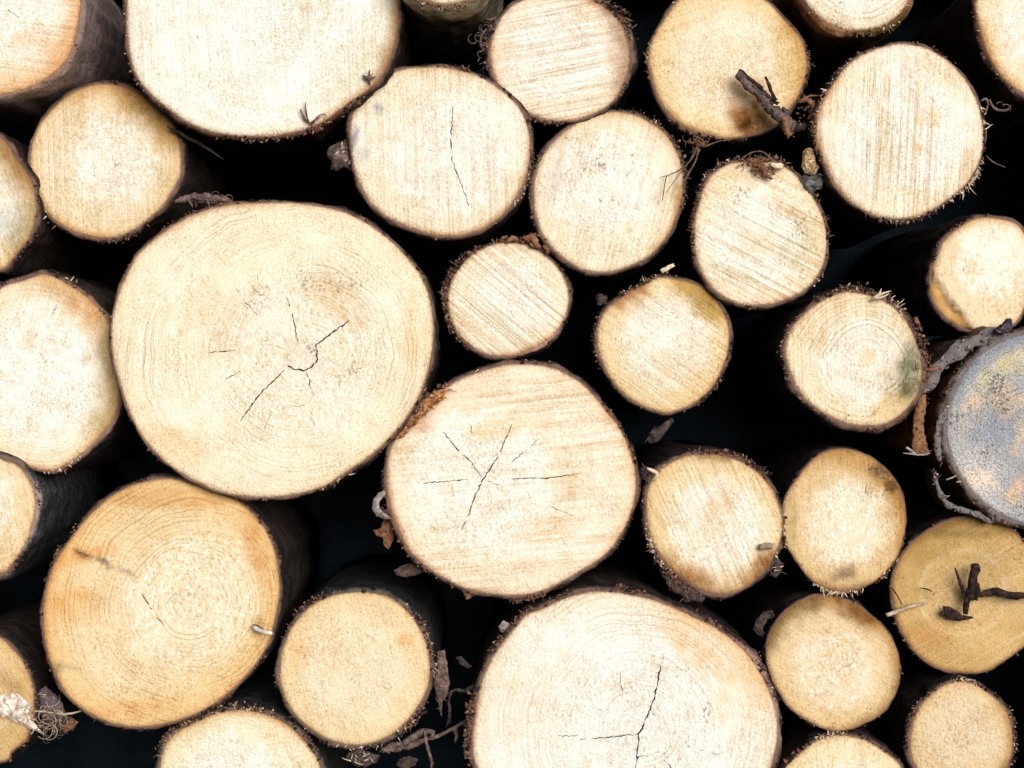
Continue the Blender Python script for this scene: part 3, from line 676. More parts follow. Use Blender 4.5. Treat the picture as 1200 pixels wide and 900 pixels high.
log(label='very large greyish-white log with fine rings and an upright jagged split', y=-.035, c=(732,857), pith=(748,850),
    pts=[(633,715),(667,699),(700,693),(740,697),(777,707),(813,723),(850,743),(877,767),(896,797),(908,827),(912,855),(906,892),(620,718),(597,743),(577,770),(565,797),(557,833),(553,865),(555,890)], ell=(732,857,176,165,-158,-22,9),
    ga=.45, c1=(.93,.91,.86), c2=(.92,.86,.77), hr=.6, ha=.6, hc=(.93,.92,.87), saw=-70, sa=.12, sawf=240, rf=330, ra=.75, speck=.22, specks=[(750,830,90,.38),(810,830,60,.3)], t=6, blotch=.10,
    rims=[(40,40,34,(.96,.76,.50),.9),(175,14,5,(.8,.5,.3),.8)], blobs=[(820,770,70,16,-35,(.97,.80,.56),.8),(860,820,40,50,0,(1,.88,.72),.7),(600,830,40,60,0,(1,.93,.84),.6),(740,850,60,50,0,(.94,.95,.96),.6)],
    cracks=[(2.3,[(778,763),(774,784),(767.5,815),(760,836),(749,860),(746.5,882),(745,900),(738,930)]),(1.8,[(749,860),(712,864),(679,866.5)]),(1.2,[(679,861.5),(652.5,862.5)]),(1.2,[(747,887),(761,885),(773,880)]),
      (1.0,[(727,787),(727,801),(736.5,824)]),(.7,[(699,830),(710,835)]),(1.6,[(777,889),(794,908)]),(.9,[(803,872),(815,879.5)]),(.9,[(819,878),(843,885)]),(.8,[(778.5,851),(795,846)]),(.6,[(685,815),(697,822)])],
    frays=[(178,16,90,9,'red'),(115,30,30,5,'dark'),(88,8,26,8,'red'),(140,16,30,8,'dark'),(40,30,30,5,'dark'),(20,20,16,5,'mix')], btint=[(20,30,(1.9,1.9,2.1))])
log(ga=.4, ha=.12, label='speckled tan log with dark green bark showing above it, low between two bigger logs', y=-.005,
    pts=[(423,694),(393,697),(367,708),(343,733),(329,768),(328,800),(340,830),(367,857),(400,872),(433,872),(463,858),(487,833),(502,803),(503,770),(490,733),(467,707),(447,697)],
    c1=(.89,.75,.52), c2=(.86,.69,.44), saw=15, sa=.25, ra=.25, rf=520, speck=.6, specks=[(415,790,80,.2)], blotch=.4, t=5.5, bark='grey', bump=.8, blobs=[(475,750,14,12,0,(.95,.72,.45),.8),(350,770,16,30,0,(.97,.8,.55),.6)],
    frays=[(25,40,46,7,'mix'),(130,40,44,6,'dark'),(-45,20,34,9,'mix'),(-85,20,20,8,'pale')], btint=[(90,50,(.7,.9,.85))], chips=.8)
log(ga=.8, gw=.055, gc=(.93,.77,.53), label='large tan-orange log with fine rings and a blue-grey streak across its upper left', y=-.018, c=(189,707), pith=(225,705),
    pts=[(108,600),(83,630),(62,663),(51,703),(50,735),(59,777),(83,820),(117,843),(150,852),(187,850),(227,838),(267,813),(293,787),(312,760),(322,727),(328,690),(326,665),(317,632),(297,603),(266,580),(233,570),(200,561),(167,565),(137,577)],
    c1=(.90,.74,.50), c2=(.85,.66,.40), hr=.58, ha=.95, hc=(.92,.80,.58), saw=80, sa=.2, sawf=150, rf=360, ra=1.15, speck=.28, specks=[(180,680,60,.4),(150,770,60,.3)], t=4, blotch=.25,
    blobs=[(100,650,45,12,14,(.96,.72,.44),.8),(90,710,40,26,0,(.97,.76,.5),.7),(300,640,14,60,12,(.86,.66,.42),.7),(200,585,90,14,0,(.80,.60,.34),.7),(100,651,15,3.6,-28,(.50,.42,.45),1.0),(122,660,16,4.2,-22,(.50,.42,.45),1.0),(145,668,16,3.2,-25,(.58,.5,.5),1.0),(160,677,9,2.4,-40,(.5,.5,.5),.9),(80,780,26,3.5,-12,(.75,.72,.68),1.0),(70,783,9,6,0,(.55,.5,.46),.9),(150,830,70,12,8,(.95,.76,.5),.6),(304,735,10,16,0,(.75,.62,.4),.8)],
    cracks=[(1.5,[(165,694),(172,706),(180,717),(187,727),(197,737)]),(.6,[(207,692),(193,710)]),(1.2,[(90,646),(104,652)])], rims=[(180,60,10,(.9,.66,.42),.6)], frays=[(-80,35,14,4,'dark'),(155,20,12,6,'dark')], chips=.4)
log(label='small tan log at the side with pale grey bark, beneath the whitish log', y=-.008, c=(-28,603),
    pts=[(0,537),(20,545),(32,560),(42,590),(40,606),(33,630),(17,657),(0,672)], ell=(-28,605,70,75,60,300,10), c1=(.92,.78,.56), c2=(.88,.70,.45), saw=10, bark='grey', t=6, btint=[(0,50,(2.2,2.4,2.6))], speck=.3,
    frays=[(-40,25,20,6,'dark'),(20,20,14,5,'dark')], chips=.7)
log(label='dim brown-gold log in the lower left corner with a splintered torn middle', y=.0, c=(-28,820),
    pts=[(0,747),(17,763),(33,787),(40,813),(38,842),(30,867),(10,890)], ell=(-28,820,70,76,55,305,10), c1=(.66,.46,.22), c2=(.78,.58,.32), saw=30, ra=.2, ha=0, speck=.6, t=3, chips=.5, frays=[(0,40,16,5,'dark')], blobs=[(10,800,30,10,-40,(.7,.56,.34),.7)], bump=.9)
log(label='fuzzy cream log rising from the bottom edge below the blue-streaked log', y=.0, c=(283,928),
    pts=[(187,897),(197,867),(227,847),(260,834),(293,833),(333,847),(360,873),(376,900)], ell=(283,928,97,94,-165,0,10), c1=(.93,.84,.65), c2=(.90,.77,.55), saw=12, sa=.3, ra=.15, speck=.45, t=5.5, bump=.9, bark='grey',
    frays=[(120,40,80,7,'mix'),(80,30,44,6,'mix'),(45,25,24,6,'red')], chips=.9, rims=[(95,70,9,(.85,.66,.36),.8)])

for i, kw in enumerate(LOGS):
    kw.pop('streaky', None)
    r_, o_, c_, k_ = make_log(i, kw)
    if 'star of cracks' in kw['label']: STAR = r_
    if 'blue-grey log with tan patches' in kw['label']: ASH = r_

# ------------------------------------------------------------------ peeling bark of the weathered log (part of that log)
def ribbon(name, pts, thick, y0, dep, mats, parent=None, seed=1, inner_first=True, curl=0.0, m=0):
    """sheet of bark whose broken front edge follows pts (photo points) and which runs back into the pile"""
    rnd = random.Random(seed)
    b = MB()
    P = [W(x, y, y0) for x, y in pts]
    path = []
    for a, c in zip(P, P[1:]):
        n = max(1, int((c - a).length / .003))
        for i in range(n): path.append(a.lerp(c, i / n))
    path.append(P[-1])
    for _ in range(3):
        path = [path[0]] + [(path[i - 1] + path[i] * 2 + path[i + 1]) / 4 for i in range(1, len(path) - 1)] + [path[-1]]
    off = parent.location if parent else sum(path, Vector()) / len(path)
    n = len(path)
    ys = [0, .003, .008, .016, .03, .06, .11, .2]
    ys = [v for v in ys if v < dep] + [dep]
    grid = []
    for i, p in enumerate(path):
        t = (path[min(n - 1, i + 1)] - path[max(0, i - 1)]).normalized()
        nn = Vector((-t.z, 0, t.x))
        u = i / (n - 1); th = thick * MM * (1 + .5 * fbm(i * .09, seed, 0, 3)) * (.35 + .65 * min(1, 6 * min(u, 1 - u)))
        rag = .004 * fbm(i * .25, seed + 3, 0, 4)
        col = []
        for s in (-1, 1):
            for v in ys:
                q = p + nn * (s * th / 2 + .0030 * fbm(i * .12, v * 60, seed + s, 4) + .0022 * fbm(i * .4, v * 120, seed + s, 3) + s * curl * v) + Vector((0, v + (rag if v == 0 else rag * .4), 0)) - off
                col.append(b.vert(q, 1.1 if v < .002 else (.6 if v < .006 else (.25 if v < .012 else 0))))
        grid.append(col)
    m_ = len(ys)
    order = list(range(m_ - 1, -1, -1)) + list(range(m_, 2 * m_))
    for a, c in zip(grid, grid[1:]):
        for k in range(2 * m_ - 1):
            b.face((a[order[k]], a[order[k + 1]], c[order[k + 1]], c[order[k]]), 0)
    for g_ in (grid[0], grid[-1]): b.face([g_[k] for k in order], 0)
    for _ in range(int(n * 1.6)):
        i = rnd.randrange(n)
        p = path[i] - off + Vector((rnd.uniform(-.4, .4) * thick * MM, rnd.uniform(-.002, .003), rnd.uniform(-.4, .4) * thick * MM))
        if rnd.random() < .6: b.chip(p, rnd.uniform(.001, .003), rnd.choice((1, 2)), rnd)
        else:
            d = Vector((rnd.gauss(0, 1), -.5, rnd.gauss(0, 1))).normalized() * rnd.uniform(.003, .008)
            b.tube([p, p + d * .5, p + d], [.0007, .0006, .0002], rnd.choice((1, 2)), 4)
    return b.build(name, mats, parent, loc=(0, 0, 0) if parent else off)

ribbon('bark', [(1182,388),(1158,394),(1132,404),(1112,418),(1096,436),(1083,460)], 17, -.002, .16, [BARK['peel'], GREYF, DARKF], ASH, 5)
ribbon('bark', [(1084,462),(1079,480),(1076,503),(1078,524),(1086,533)], 15, .004, .16, [BARK['orange'], REDF, DARKF], ASH, 6)
ribbon('bark', [(1096,552),(1099,572),(1110,590),(1128,599),(1147,604),(1163,612)], 5, -.004, .05, [BARK['peel'], GREYF, DARKF], ASH, 7)
ribbon('bark', [(1105,485),(1100,505),(1098,525),(1102,540)], 6, -.002, .05, [BARK['peel'], GREYF, DARKF], ASH, 8)

# ------------------------------------------------------------------ loose things
def sticks(name, label, cat, strands, mat, y0, group=None, rough=.25, extra=None):
    """strands: (points, [radius mm ...], dy) photo polylines"""
    rnd = random.Random(hash_name(label))
    allp = [W(x, y, y0) for s in strands for x, y in s[0]]
    off = sum(allp, Vector()) / len(allp)
    b = MB()
    for s in strands:
        pts, rad = s[0], s[1]; dy = s[2] if len(s) > 2 else (0, 0); m = s[3] if len(s) > 3 else 0
        P = [W(x, y, y0 + dy[0] + (dy[1] - dy[0]) * i / max(1, len(pts) - 1)) - off for i, (x, y) in enumerate(pts)]
        path = []; rr = []
        for i in range(len(P) - 1):
            n = max(2, int((P[i + 1] - P[i]).length / .004))
            for k in range(n):
                u = k / n; path.append(P[i].lerp(P[i + 1], u))
                ra = rad[min(i, len(rad) - 1)]; rb = rad[min(i + 1, len(rad) - 1)]
                rr.append((ra * (1 - u) + rb * u) * MM)
        path.append(P[-1]); rr.append(rad[-1] * MM)
        if len(path) > 4:
            path = [path[0]] + [(path[i - 1] + path[i] * 2 + path[i + 1]) / 4 for i in range(1, len(path) - 1)] + [path[-1]]
        path = [q + Vector((1, 0, 1)) * (.6 * r * fbm(i * .4, off.x * 9, off.z * 9, 2)) for i, (q, r) in enumerate(zip(path, rr))]
        b.tube(path, rr, m, 8 if max(rad) > 1.5 else 5, rough, rnd)
        if max(rad) > 2:
            for _ in range(int(len(path) * 1.6)):
                i = rnd.randrange(len(path))
                a = rnd.uniform(0, 6.28)
                b.chip(path[i] + Vector((math.cos(a) * rr[i], -abs(math.sin(a)) * rr[i], math.sin(a) * rr[i])) * .95, rr[i] * rnd.uniform(.2, .5), m, rnd)
    if extra: extra(b, rnd, off)
    o = b.build(name, mat if isinstance(mat, list) else [mat], None, off)
    return tag(o, label, cat, group)

def hash_name(s): return sum((i + 1) * ord(ch) for i, ch in enumerate(s or 'torn'))

def flake(name, label, cat, poly, y0, mat, thick=2.5, curl=.0, relief=2.0, group=None, fibres=0, fmats=None, flen=6):
    """broken sheet with the given photo outline"""
    rnd = random.Random(hash_name(label))
    P = [W(x, y, y0) for x, y in poly]
    off = sum(P, Vector()) / len(P)
    q = [Vector((p.x - off.x, p.z - off.z)) for p in P]
    ring = []
    for a, c in zip(q, q[1:] + q[:1]):
        n = max(1, int((c - a).length / .002))
        for i in range(n): ring.append(a.lerp(c, i / n) + Vector((rnd.gauss(0, .0003), rnd.gauss(0, .0003))))
    n = len(ring)
    verts = list(ring); R = max(v.length for v in ring)
    st = .0028
    xs = [v.x for v in ring]; zs = [v.y for v in ring]
    x = min(xs)
    while x < max(xs):
        z = min(zs)
        while z < max(zs):
            c = Vector((x + rnd.uniform(-.3, .3) * st, z + rnd.uniform(-.3, .3) * st)); ins = False
            for a, b_ in zip(ring, ring[1:] + ring[:1]):
                if (a.y > c.y) != (b_.y > c.y) and c.x < (b_.x - a.x) * (c.y - a.y) / (b_.y - a.y) + a.x: ins = not ins
            if ins and min((c - a).length for a in ring) > .0015: verts.append(c)
            z += st
        x += st
    ov, oe, of, orig, _, _ = delaunay_2d_cdt(verts, [(i, (i + 1) % n) for i in range(n)], [], 1, 1e-7)
    b = MB(); fr = []; bk = []
    s_ = rnd.uniform(0, 50)
    for i, v in enumerate(ov):
        yy = curl * (v.length_squared) / max(R, 1e-6) + relief * MM * fbm(v.x * 90 + s_, v.y * 90, 0, 4)
        bd = any(k < n for k in orig[i])
        fr.append(b.vert((v.x, yy - (0 if bd else thick * MM * .5), v.y), .2)); bk.append(b.vert((v.x, yy + thick * MM * .5, v.y), .2))
    for f in of:
        b.face([fr[i] for i in f]); b.face([bk[i] for i in reversed(f)])
    cnt = {}
    for f in of:
        for a, c in zip(f, f[1:] + f[:1]):
            cnt[(a, c)] = 1
    for (a, c) in cnt:
        if (c, a) not in cnt: b.face((fr[c], fr[a], bk[a], bk[c]))
    for _ in range(fibres):
        a = ring[rnd.randrange(n)] * rnd.uniform(.2, 1.0)
        d = Vector((rnd.gauss(0, 1), -.4, rnd.gauss(0, 1))).normalized() * flen * MM * rnd.uniform(.3, 1.2)
        p0 = Vector((a.x, -thick * MM * .4, a.y)); bend = Vector((rnd.gauss(0, 1), 0, rnd.gauss(0, 1))) * flen * MM * .25
        b.tube([p0, p0 + d * .5 + bend * .4, p0 + d + bend], [rnd.uniform(.0004, .0009), .0005, .0002], rnd.randrange(1, 1 + len(fmats or [1])), 4)
    o = b.build(name, [mat] + list(fmats or []), None, off, smooth=False)
    return tag(o, label, cat, group)

def curls(b, rnd, c, n, size, wid, m, off, spread):
    """tangle of curled fibres about the world point c"""
    for _ in range(n):
        p = c - off + Vector((rnd.gauss(0, spread[0]), rnd.gauss(0, .004), rnd.gauss(0, spread[1])))
        a0 = rnd.uniform(0, 6.28); R = size * rnd.uniform(.4, 1.1); turn = rnd.uniform(1.0, 4.5) * rnd.choice((-1, 1))
        tl = rnd.gauss(0, .5)
        pts = []
        for i in range(9):
            u = i / 8; a = a0 + turn * u
            pts.append(p + Vector((math.cos(a) * R, tl * R * u, math.sin(a) * R)) - Vector((math.cos(a0) * R, 0, math.sin(a0) * R)))
        b.tube(pts, [wid * (1 - .6 * i / 8) for i in range(9)], m, 4)

# twigs
sticks('twig', 'thick purple-brown broken twig slanting across the brown-stained rim of the golden-tan log', 'twig',
       [([(864,86),(880,103),(899,121),(917,138),(929,152)], [5, 5.2, 6.0, 8, 8.5], (-.004, -.012)), ([(866,82),(882,95),(900,112),(912,122)], [2.2, 2.4, 2.6, 2.0], (-.006, -.010), 1),
        ([(897,90),(902,103),(909,118)], [1.6, 2.2, 2.0], (-.004, -.008), 1), ([(929,150),(940,150),(944,146)], [6, 4.5, 3], (-.012, -.010), 1), ([(918,138),(922,150),(926,159)], [6.0, 5.5, 4], (-.014, -.012), 2)], [TWIG, TWIGD, SCRAPR], .0)
sticks('twig', 'short upright dark twig with a thin fork standing on the deep golden face', 'twig',
       [([(1143,661),(1141,675),(1139,690),(1137,702)], [5.4, 5.6, 5.2, 4.2], (-.010, -.006)), ([(1143,684),(1146,696),(1143,703)], [3.6, 3.4, 2.4], (-.008, -.006)), ([(1137,690),(1133,702),(1132,719)], [4.6, 4.2, 2.6], (-.008, -.003)), ([(1119,666),(1124,679),(1130,694)], [.9, 1.9, 2.6], (-.006, -.005))], [TWIGD], .0)
sticks('twig', 'dark knobbly twig lying level on the golden face and running off to the right', 'twig',
       [([(1147,698),(1160,693),(1172,695),(1186,698),(1205,698),(1222,697)], [2.4, 4.2, 4.4, 4.2, 3.4, 3], (-.006, -.006)), ([(1180,700),(1194,703)], [1.4, .6], (-.008, -.007))], [TWIGD], .004)
flake('bark_chip', 'jagged black bark chip at the foot of the upright twig', 'bark chip', [(1099,719),(1106,716),(1105,710),(1113,711),(1121,715),(1128,721),(1136,722),(1143,724),(1134,726),(1122,728),(1112,726),(1105,721)], .0, TWIGD, 4, 0, 3, fibres=8, fmats=[DARKF], flen=5)
sticks('straw', 'pale straw stuck over the left rim of the deep golden log', 'straw', [([(1039,721),(1052,716),(1066,711),(1088,706)], [2.6, 2.5, 2.2, 1.0], (-.006, -.001))], [STRAW], .006, rough=.1)
sticks('straw', 'thin dark curved stem above the pale straw on the golden face', 'straw', [([(1044,688),(1052,698),(1057,709)], [.7, .9, .6], (-.002, -.002))], [TWIGD], .003)
sticks('straw', 'tiny dark fleck of stem lying higher on the golden face', 'straw', [([(1078,689),(1086,690),(1093,693)], [.5, 1.0, .6], (.0, .0))], [TWIGD], .003)
# straws by the smooth cream log
def tuft1(b, rnd, off):
    for _ in range(26): 
        c = W(815 + rnd.gauss(0, 5), 168 + rnd.gauss(0, 3.5), -.004)
        curls(b, rnd, c, 1, .006, .0006, rnd.choice((0, 1)), off, (.002, .002))
sticks('dry_grass', 'tuft of dry purplish grass stems hanging beside the smooth cream log', 'grass tuft',
       [([(818,170),(812,185),(799,198),(785,205),(773,208)], [1.2, .9, .8, .6, .4], (.0, -.012)), ([(819,172),(815,190),(806,203),(800,217)], [1.1, .9, .8, .5], (.0, -.008)), ([(817,172),(806,192),(790,212),(780,227)], [.8, .6, .5, .3], (.0, -.010)), ([(781,206),(778,222),(776,236)], [.6, .7, .4], (-.010, -.010)),
        ([(816,168),(826,172),(840,166),(860,163)], [1.0, 1.0, .8, .5], (.0, .004)), ([(820,175),(812,195),(804,210),(801,222)], [.9, .8, .6, .4], (.002, -.004))], [DARKF, REDF], -.004, extra=tuft1)
# bark scraps
def frz(b, rnd, off):
    for _ in range(60): curls(b, rnd, W(rnd.uniform(212, 268), 234 + rnd.gauss(0, 2), -.022), 1, .004, .0007, rnd.choice((0, 1)), off, (.002, .002))
sticks('bark_strip', 'shaggy mauve-grey bark strip curling along the top of the largest log', 'bark strip',
       [([(205,236),(222,231),(240,232),(257,232),(272,237)], [2, 4.2, 3.8, 3.2, 1.6], (.0, .0)), ([(243,234),(246,242),(243,250)], [2, 1.8, .6], (-.008, -.012)), ([(222,234),(226,243)], [2, .8], (-.006, -.008))], [SCRAP, DARKF], -.022, rough=.5, extra=frz)
flake('bark_flake', 'brown curled bark flake sticking out left of the upright-cracked log', 'bark flake', [(412,161),(402,163),(392,167),(383,173),(382,182),(388,188),(387,197),(394,199),(402,195),(410,198),(414,190),(413,175)], -.004, SCRAP, 4, .9, 5, fibres=16, fmats=[DARKF, PALE], flen=6)
flake('bark_scrap', 'rough purplish bark scrap dangling under the golden-stained tan log', 'bark scrap', [(788,489),(790,494),(784,501),(779,508),(771,518),(762,520),(758,514),(764,504),(774,499),(780,494)], .012, SCRAPD, 4, .2, 4, fibres=10, fmats=[DARKF])
flake('bark_scrap', 'pinkish-grey curled bark sliver hugging the left rim of the star-cracked log', 'bark scrap', [(452,574),(443,578),(437,586),(436,597),(441,605),(452,609),(459,608),(451,602),(445,596),(445,587),(451,580)], -.024, plain_mat('mauve bark', (.25,.19,.18), (.48,.40,.39), 120), 3, .4, 2, fibres=3, fmats=[DARKF])
flake('bark_scrap', 'rusty leaf-like bark scrap hanging below the pinkish curl', 'bark scrap', [(449,611),(459,609),(463,620),(461,632),(455,645),(450,640),(449,630),(441,628),(437,622),(446,619)], -.004, SCRAPR, 2.5, .4, 3, fibres=8, fmats=[DARKF])
flake('bark_scrap', 'flat brown bark tongue poking out in the shadow under the star-cracked log', 'bark scrap', [(462,668),(470,663),(480,660),(490,664),(497,670),(488,674),(475,676),(464,674)], .022, SCRAP, 3, .1, 2, fibres=4, fmats=[DARKF])
flake('bark_scrap', 'short hanging bark tab under the lower rim of the star-cracked log', 'bark scrap', [(545,690),(556,692),(553,699),(547,703),(544,697)], -.014, SCRAPR, 2.5, .2, 2, fibres=4, fmats=[DARKF])
flake('bark_scrap', 'broad crumbly bark flap at the bottom rim of the star-cracked log', 'bark scrap', [(600,699),(615,699),(634,695),(637,699),(626,703),(612,704),(606,708),(601,705)], -.016, SCRAPR, 3, .2, 3, fibres=8, fmats=[DARKF])
flake('bark_scrap', 'large crumbling bark slab under the rusty-bottomed tan-orange log', 'bark scrap', [(776,660),(786,668),(800,684),(815,692),(830,697),(824,708),(814,704),(803,706),(797,696),(784,692),(780,680),(773,670)], .002, SCRAPD, 5, .3, 5, fibres=22, fmats=[DARKF, REDF])
flake('bark_scrap', 'square mauve bark chip perched on the upper left rim of the fine-ringed greyish log', 'bark scrap', [(584,734),(590,727),(597,731),(599,737),(592,743),(586,740)], -.03, plain_mat('mauve chip', (.20,.15,.15), (.40,.32,.31), 120), 4, .2, 2)
flake('wood_chip', 'small brown chip in the shadow between the speckled and fine-ringed logs', 'wood chip', [(534,770),(540,769),(547,775),(553,781),(548,783),(540,779)], .02, SCRAPD, 2, .1, 1)
flake('bark_chip', 'blue-black bark lump resting on top of the weathered blue-grey log', 'bark chip', [(1166,385),(1174,379),(1180,373),(1186,373),(1187,383),(1183,390),(1174,393),(1165,391)], -.014, plain_mat('blue black bark', (.018,.016,.022), (.085,.07,.085), 100), 7, .2, 6, fibres=8, fmats=[GREYF])
flake('wood_chip', 'stubby yellow wood chunk caught between the bright cream log and the dotted one', 'wood chip', [(942,176),(948,173),(956,177),(955,186),(961,196),(955,205),(944,203),(940,195)], -.012, plain_mat('yellow wood', (.36,.24,.11), (.70,.53,.31), 90), 7, .2, 7, fibres=8, fmats=[PALE, DARKF])
flake('bark_chip', 'grey mossy bark lump below the stubby yellow wood chunk', 'bark chip', [(942,204),(952,206),(962,202),(966,210),(962,222),(950,226),(942,218),(938,210)], -.004, plain_mat('grey moss bark', (.05,.05,.045), (.26,.25,.25), 100), 6, .2, 6, fibres=16, fmats=[GREYF, DARKF])
def knot(b, rnd, off):
    for _ in range(26): b.chip(W(948 + rnd.gauss(0, 6), 128 + rnd.gauss(0, 8), -.008) - off, rnd.uniform(.0015, .004), rnd.choice((0, 1)), rnd)
sticks('bark_crumbs', 'reddish curl of shredded bark between the thick twig and the bright cream log', 'bark crumbs', [([(936,120),(946,116),(953,122),(953,134),(947,140)], [2, 2.6, 2.6, 2.4, 1.2], (.0, .0)), ([(940,116),(950,112),(960,112)], [1, 1.4, .6], (.0, .0))], [SCRAPR, DARKF], -.008, extra=knot, rough=.5)
def frill(b, rnd, off):
    for _ in range(40): b.chip(W(892 + rnd.gauss(0, 9), 196 + rnd.gauss(0, 5) + 0, -.006) - off, rnd.uniform(.001, .0035), rnd.choice((0, 1, 2)), rnd)
    curls(b, rnd, W(890, 195, -.008), 30, .006, .0007, 2, off, (.009, .005))
sticks('bark_shreds', 'matted reddish bark shreds with a pale tip on top of the green-dotted log', 'bark shreds', [([(878,187),(890,192),(899,206),(905,210)], [1.2, 2.6, 3.2, 1.4], (.0, .0)), ([(903,192),(911,193),(917,196)], [2, 4, 2.6], (.0, .0), 3), ([(871,185),(880,178),(893,177),(903,184),(912,192),(922,196)], [.6, .8, .9, .9, .8, .5], (.0, .0), 1)], [SCRAPR, DARKF, REDF, PALE], -.008, extra=frill)
flake('wood_chip', 'little pale wood chip lying on top of the golden-stained tan log', 'wood chip', [(774,316),(789,308),(791,312),(777,320)], .004, PALE, 3, 0, .6)
def pk(b, rnd, off):
    for _ in range(18): b.chip(W(625 + rnd.gauss(0, 9), 284 + rnd.gauss(0, 4), .0) - off, rnd.uniform(.0015, .004), rnd.choice((0, 1)), rnd)
sticks('bark_crumbs', 'upturned rust-red bark crumbs on top of the small pinkish log', 'bark crumbs', [([(594,284),(601,278),(607,282)], [1.6, 3, 1.6], (.0, .0)), ([(614,281),(622,276),(628,283),(633,290)], [2, 4, 4, 2], (.0, .0)), ([(637,287),(642,292),(641,298)], [2, 3, 1.6], (.0, .0))], [SCRAPR, DARKF], .0, extra=pk, rough=.5)
sticks('wood_splinter', 'white wood splinter jutting from the right rim of the blue-streaked log', 'splinter', [([(297,735),(305,738),(318,743)], [2.6, 2.4, 2.0], (-.004, -.014)), ([(296,733),(304,734),(308,737)], [1.4, 2.2, 1.0], (-.002, -.004), 1)], [plain_mat('white splinter', (.70,.62,.56), (.92,.86,.80), 150), SCRAP], -.02, rough=.15)
sticks('wood_splinter', 'stubby grey peg stuck in the right side of the rusty-bottomed log', 'splinter', [([(891,641),(897,640),(906,640)], [3.6, 3.8, 3.4], (-.002, -.005))], [plain_mat('grey peg', (.26,.19,.15), (.50,.39,.33), 150)], -.002, rough=.12)
sticks('wood_splinter', 'cream splinter curving from the left rim of the rusty-bottomed log', 'splinter', [([(758,549),(765,552),(772,557),(764,562)], [1.6, 2.4, 2.0, .8], (-.004, -.002))], [PALE], -.004, rough=.15)
flake('bark_chip', 'mauve bark chip in the gap left of the cream splinter', 'bark chip', [(750,549),(757,546),(762,553),(760,563),(753,562)], .006, SCRAPD, 4, .2, 3, fibres=4, fmats=[DARKF])
# twigs and strips between the speckled log and the fine-ringed giant
sticks('twig', 'long brown root-like twig sweeping under the speckled tan log', 'twig', [([(446,878),(462,875),(478,874),(497,867),(515,862),(530,854),(545,846)], [3, 5.5, 5, 3, 2.2, 2.2, 2.6], (.0, .012)), ([(473,872),(485,862),(500,857),(508,858),(505,864)], [4, 4.2, 3.6, 3, 1.4], (-.004, .0)), ([(533,852),(536,862),(533,870)], [2.4, 2.4, 1], (.010, .008))], [SCRAP], .0, rough=.35)
sticks('twig', 'thin forked twig hanging down past the end of the root-like twig', 'twig', [([(498,857),(500,872),(504,886),(506,902)], [1.6, 2, 2, 1.4], (.0, .0)), ([(504,888),(509,896)], [1.2, .5], (.0, .0))], [SCRAP], -.008, rough=.3)
sticks('twig', 'bent brown twig dropping between the speckled log and the fine-ringed giant', 'twig', [([(556,804),(545,810),(533,808),(527,812),(526,828),(527,842),(523,852)], [2.4, 2.8, 1.8, 2.0, 1.8, 2.2, .6], (.0, .008)), ([(526,840),(529,848)], [1, .4], (.004, .004))], [SCRAPD], .006, rough=.3)
flake('bark_strip', 'ragged dark bark strip hanging right of the speckled tan log', 'bark strip', [(513,764),(521,763),(524,780),(527,800),(524,815),(519,822),(517,838),(518,842),(514,830),(512,815),(508,800),(511,785)], .008, SCRAP, 3, .2, 4, fibres=22, fmats=[DARKF], flen=9)
flake('bark_scrap', 'wide dark bark scrap crumpled under the bottom of the speckled tan log', 'bark scrap', [(408,882),(420,878),(434,882),(446,886),(440,895),(428,899),(414,896),(404,890)], -.006, SCRAPD, 4, .2, 5, fibres=24, fmats=[DARKF, PALE], flen=8)
flake('bark_scrap', 'dim bark crumbs sitting in the shadow under the long brown root-like twig', 'bark scrap', [(468,889),(480,886),(490,890),(486,898),(474,902),(464,897)], .02, SCRAPD, 3, .2, 4, fibres=10, fmats=[DARKF])
flake('bark_flake', 'curled dark bark flake in the gap right of the rusty-bottomed log', 'bark flake', [(903,655),(911,652),(917,660),(916,671),(909,678),(902,674),(909,667),(908,660)], .0, SCRAPD, 2.5, .3, 3, fibres=12, fmats=[DARKF, PALE], flen=7)
flake('bark_flake', 'dim greenish bark flake in the gap left of the burnt-rimmed tan log', 'bark flake', [(886,726),(894,718),(906,716),(909,722),(899,727),(893,738),(896,748),(888,744),(884,735)], .02, SCRAPD, 3, .3, 3, fibres=10, fmats=[DARKF])
flake('bark_chip', 'reddish bark chip standing on the left rim of the tan log with golden stain', 'bark chip', [(698,347),(705,344),(712,348),(708,356),(701,358)], .012, SCRAPD, 4, .2, 3, fibres=6, fmats=[DARKF])
sticks('twig', 'thin dark stem slipping out below the chalk-white giant beside the tan log', 'twig', [([(196,148),(218,160),(240,172),(262,187)], [1.4, 2.2, 1.8, .8], (.0, .03))], [plain_mat('greenish stem', (.035,.026,.018), (.10,.075,.048), 120)], -.004, rough=.2)
# torn fibre and tangle in the lower left corner
flake('wood_shred', 'white splintered wood shred torn loose across the dim corner log', 'wood shred', [(-6,815),(8,817),(14,809),(20,814),(28,819),(35,826),(33,838),(42,850),(50,863),(41,858),(30,852),(18,846),(8,842),(-6,836)], -.008, plain_mat('white shred', (.72,.60,.50), (.93,.85,.77), 160), 3, .2, 8, fibres=40, fmats=[PALE, STRAW], flen=14)
def tang(b, rnd, off): curls(b, rnd, W(58, 842, -.006), 40, .0085, .0006, 0, off, (.009, .008)); curls(b, rnd, W(68, 846, -.006), 40, .006, .0006, 1, off, (.008, .006))
sticks('fibre_tangle', 'tangle of curly pale roots with one long stem, in the lower left gap', 'fibre tangle', [([(38,833),(52,834),(66,836),(80,837),(95,833)], [.8, 1.1, 1.3, 1.3, 1.0], (.0, .004))], [STRAW, DARKF], -.006, extra=tang)
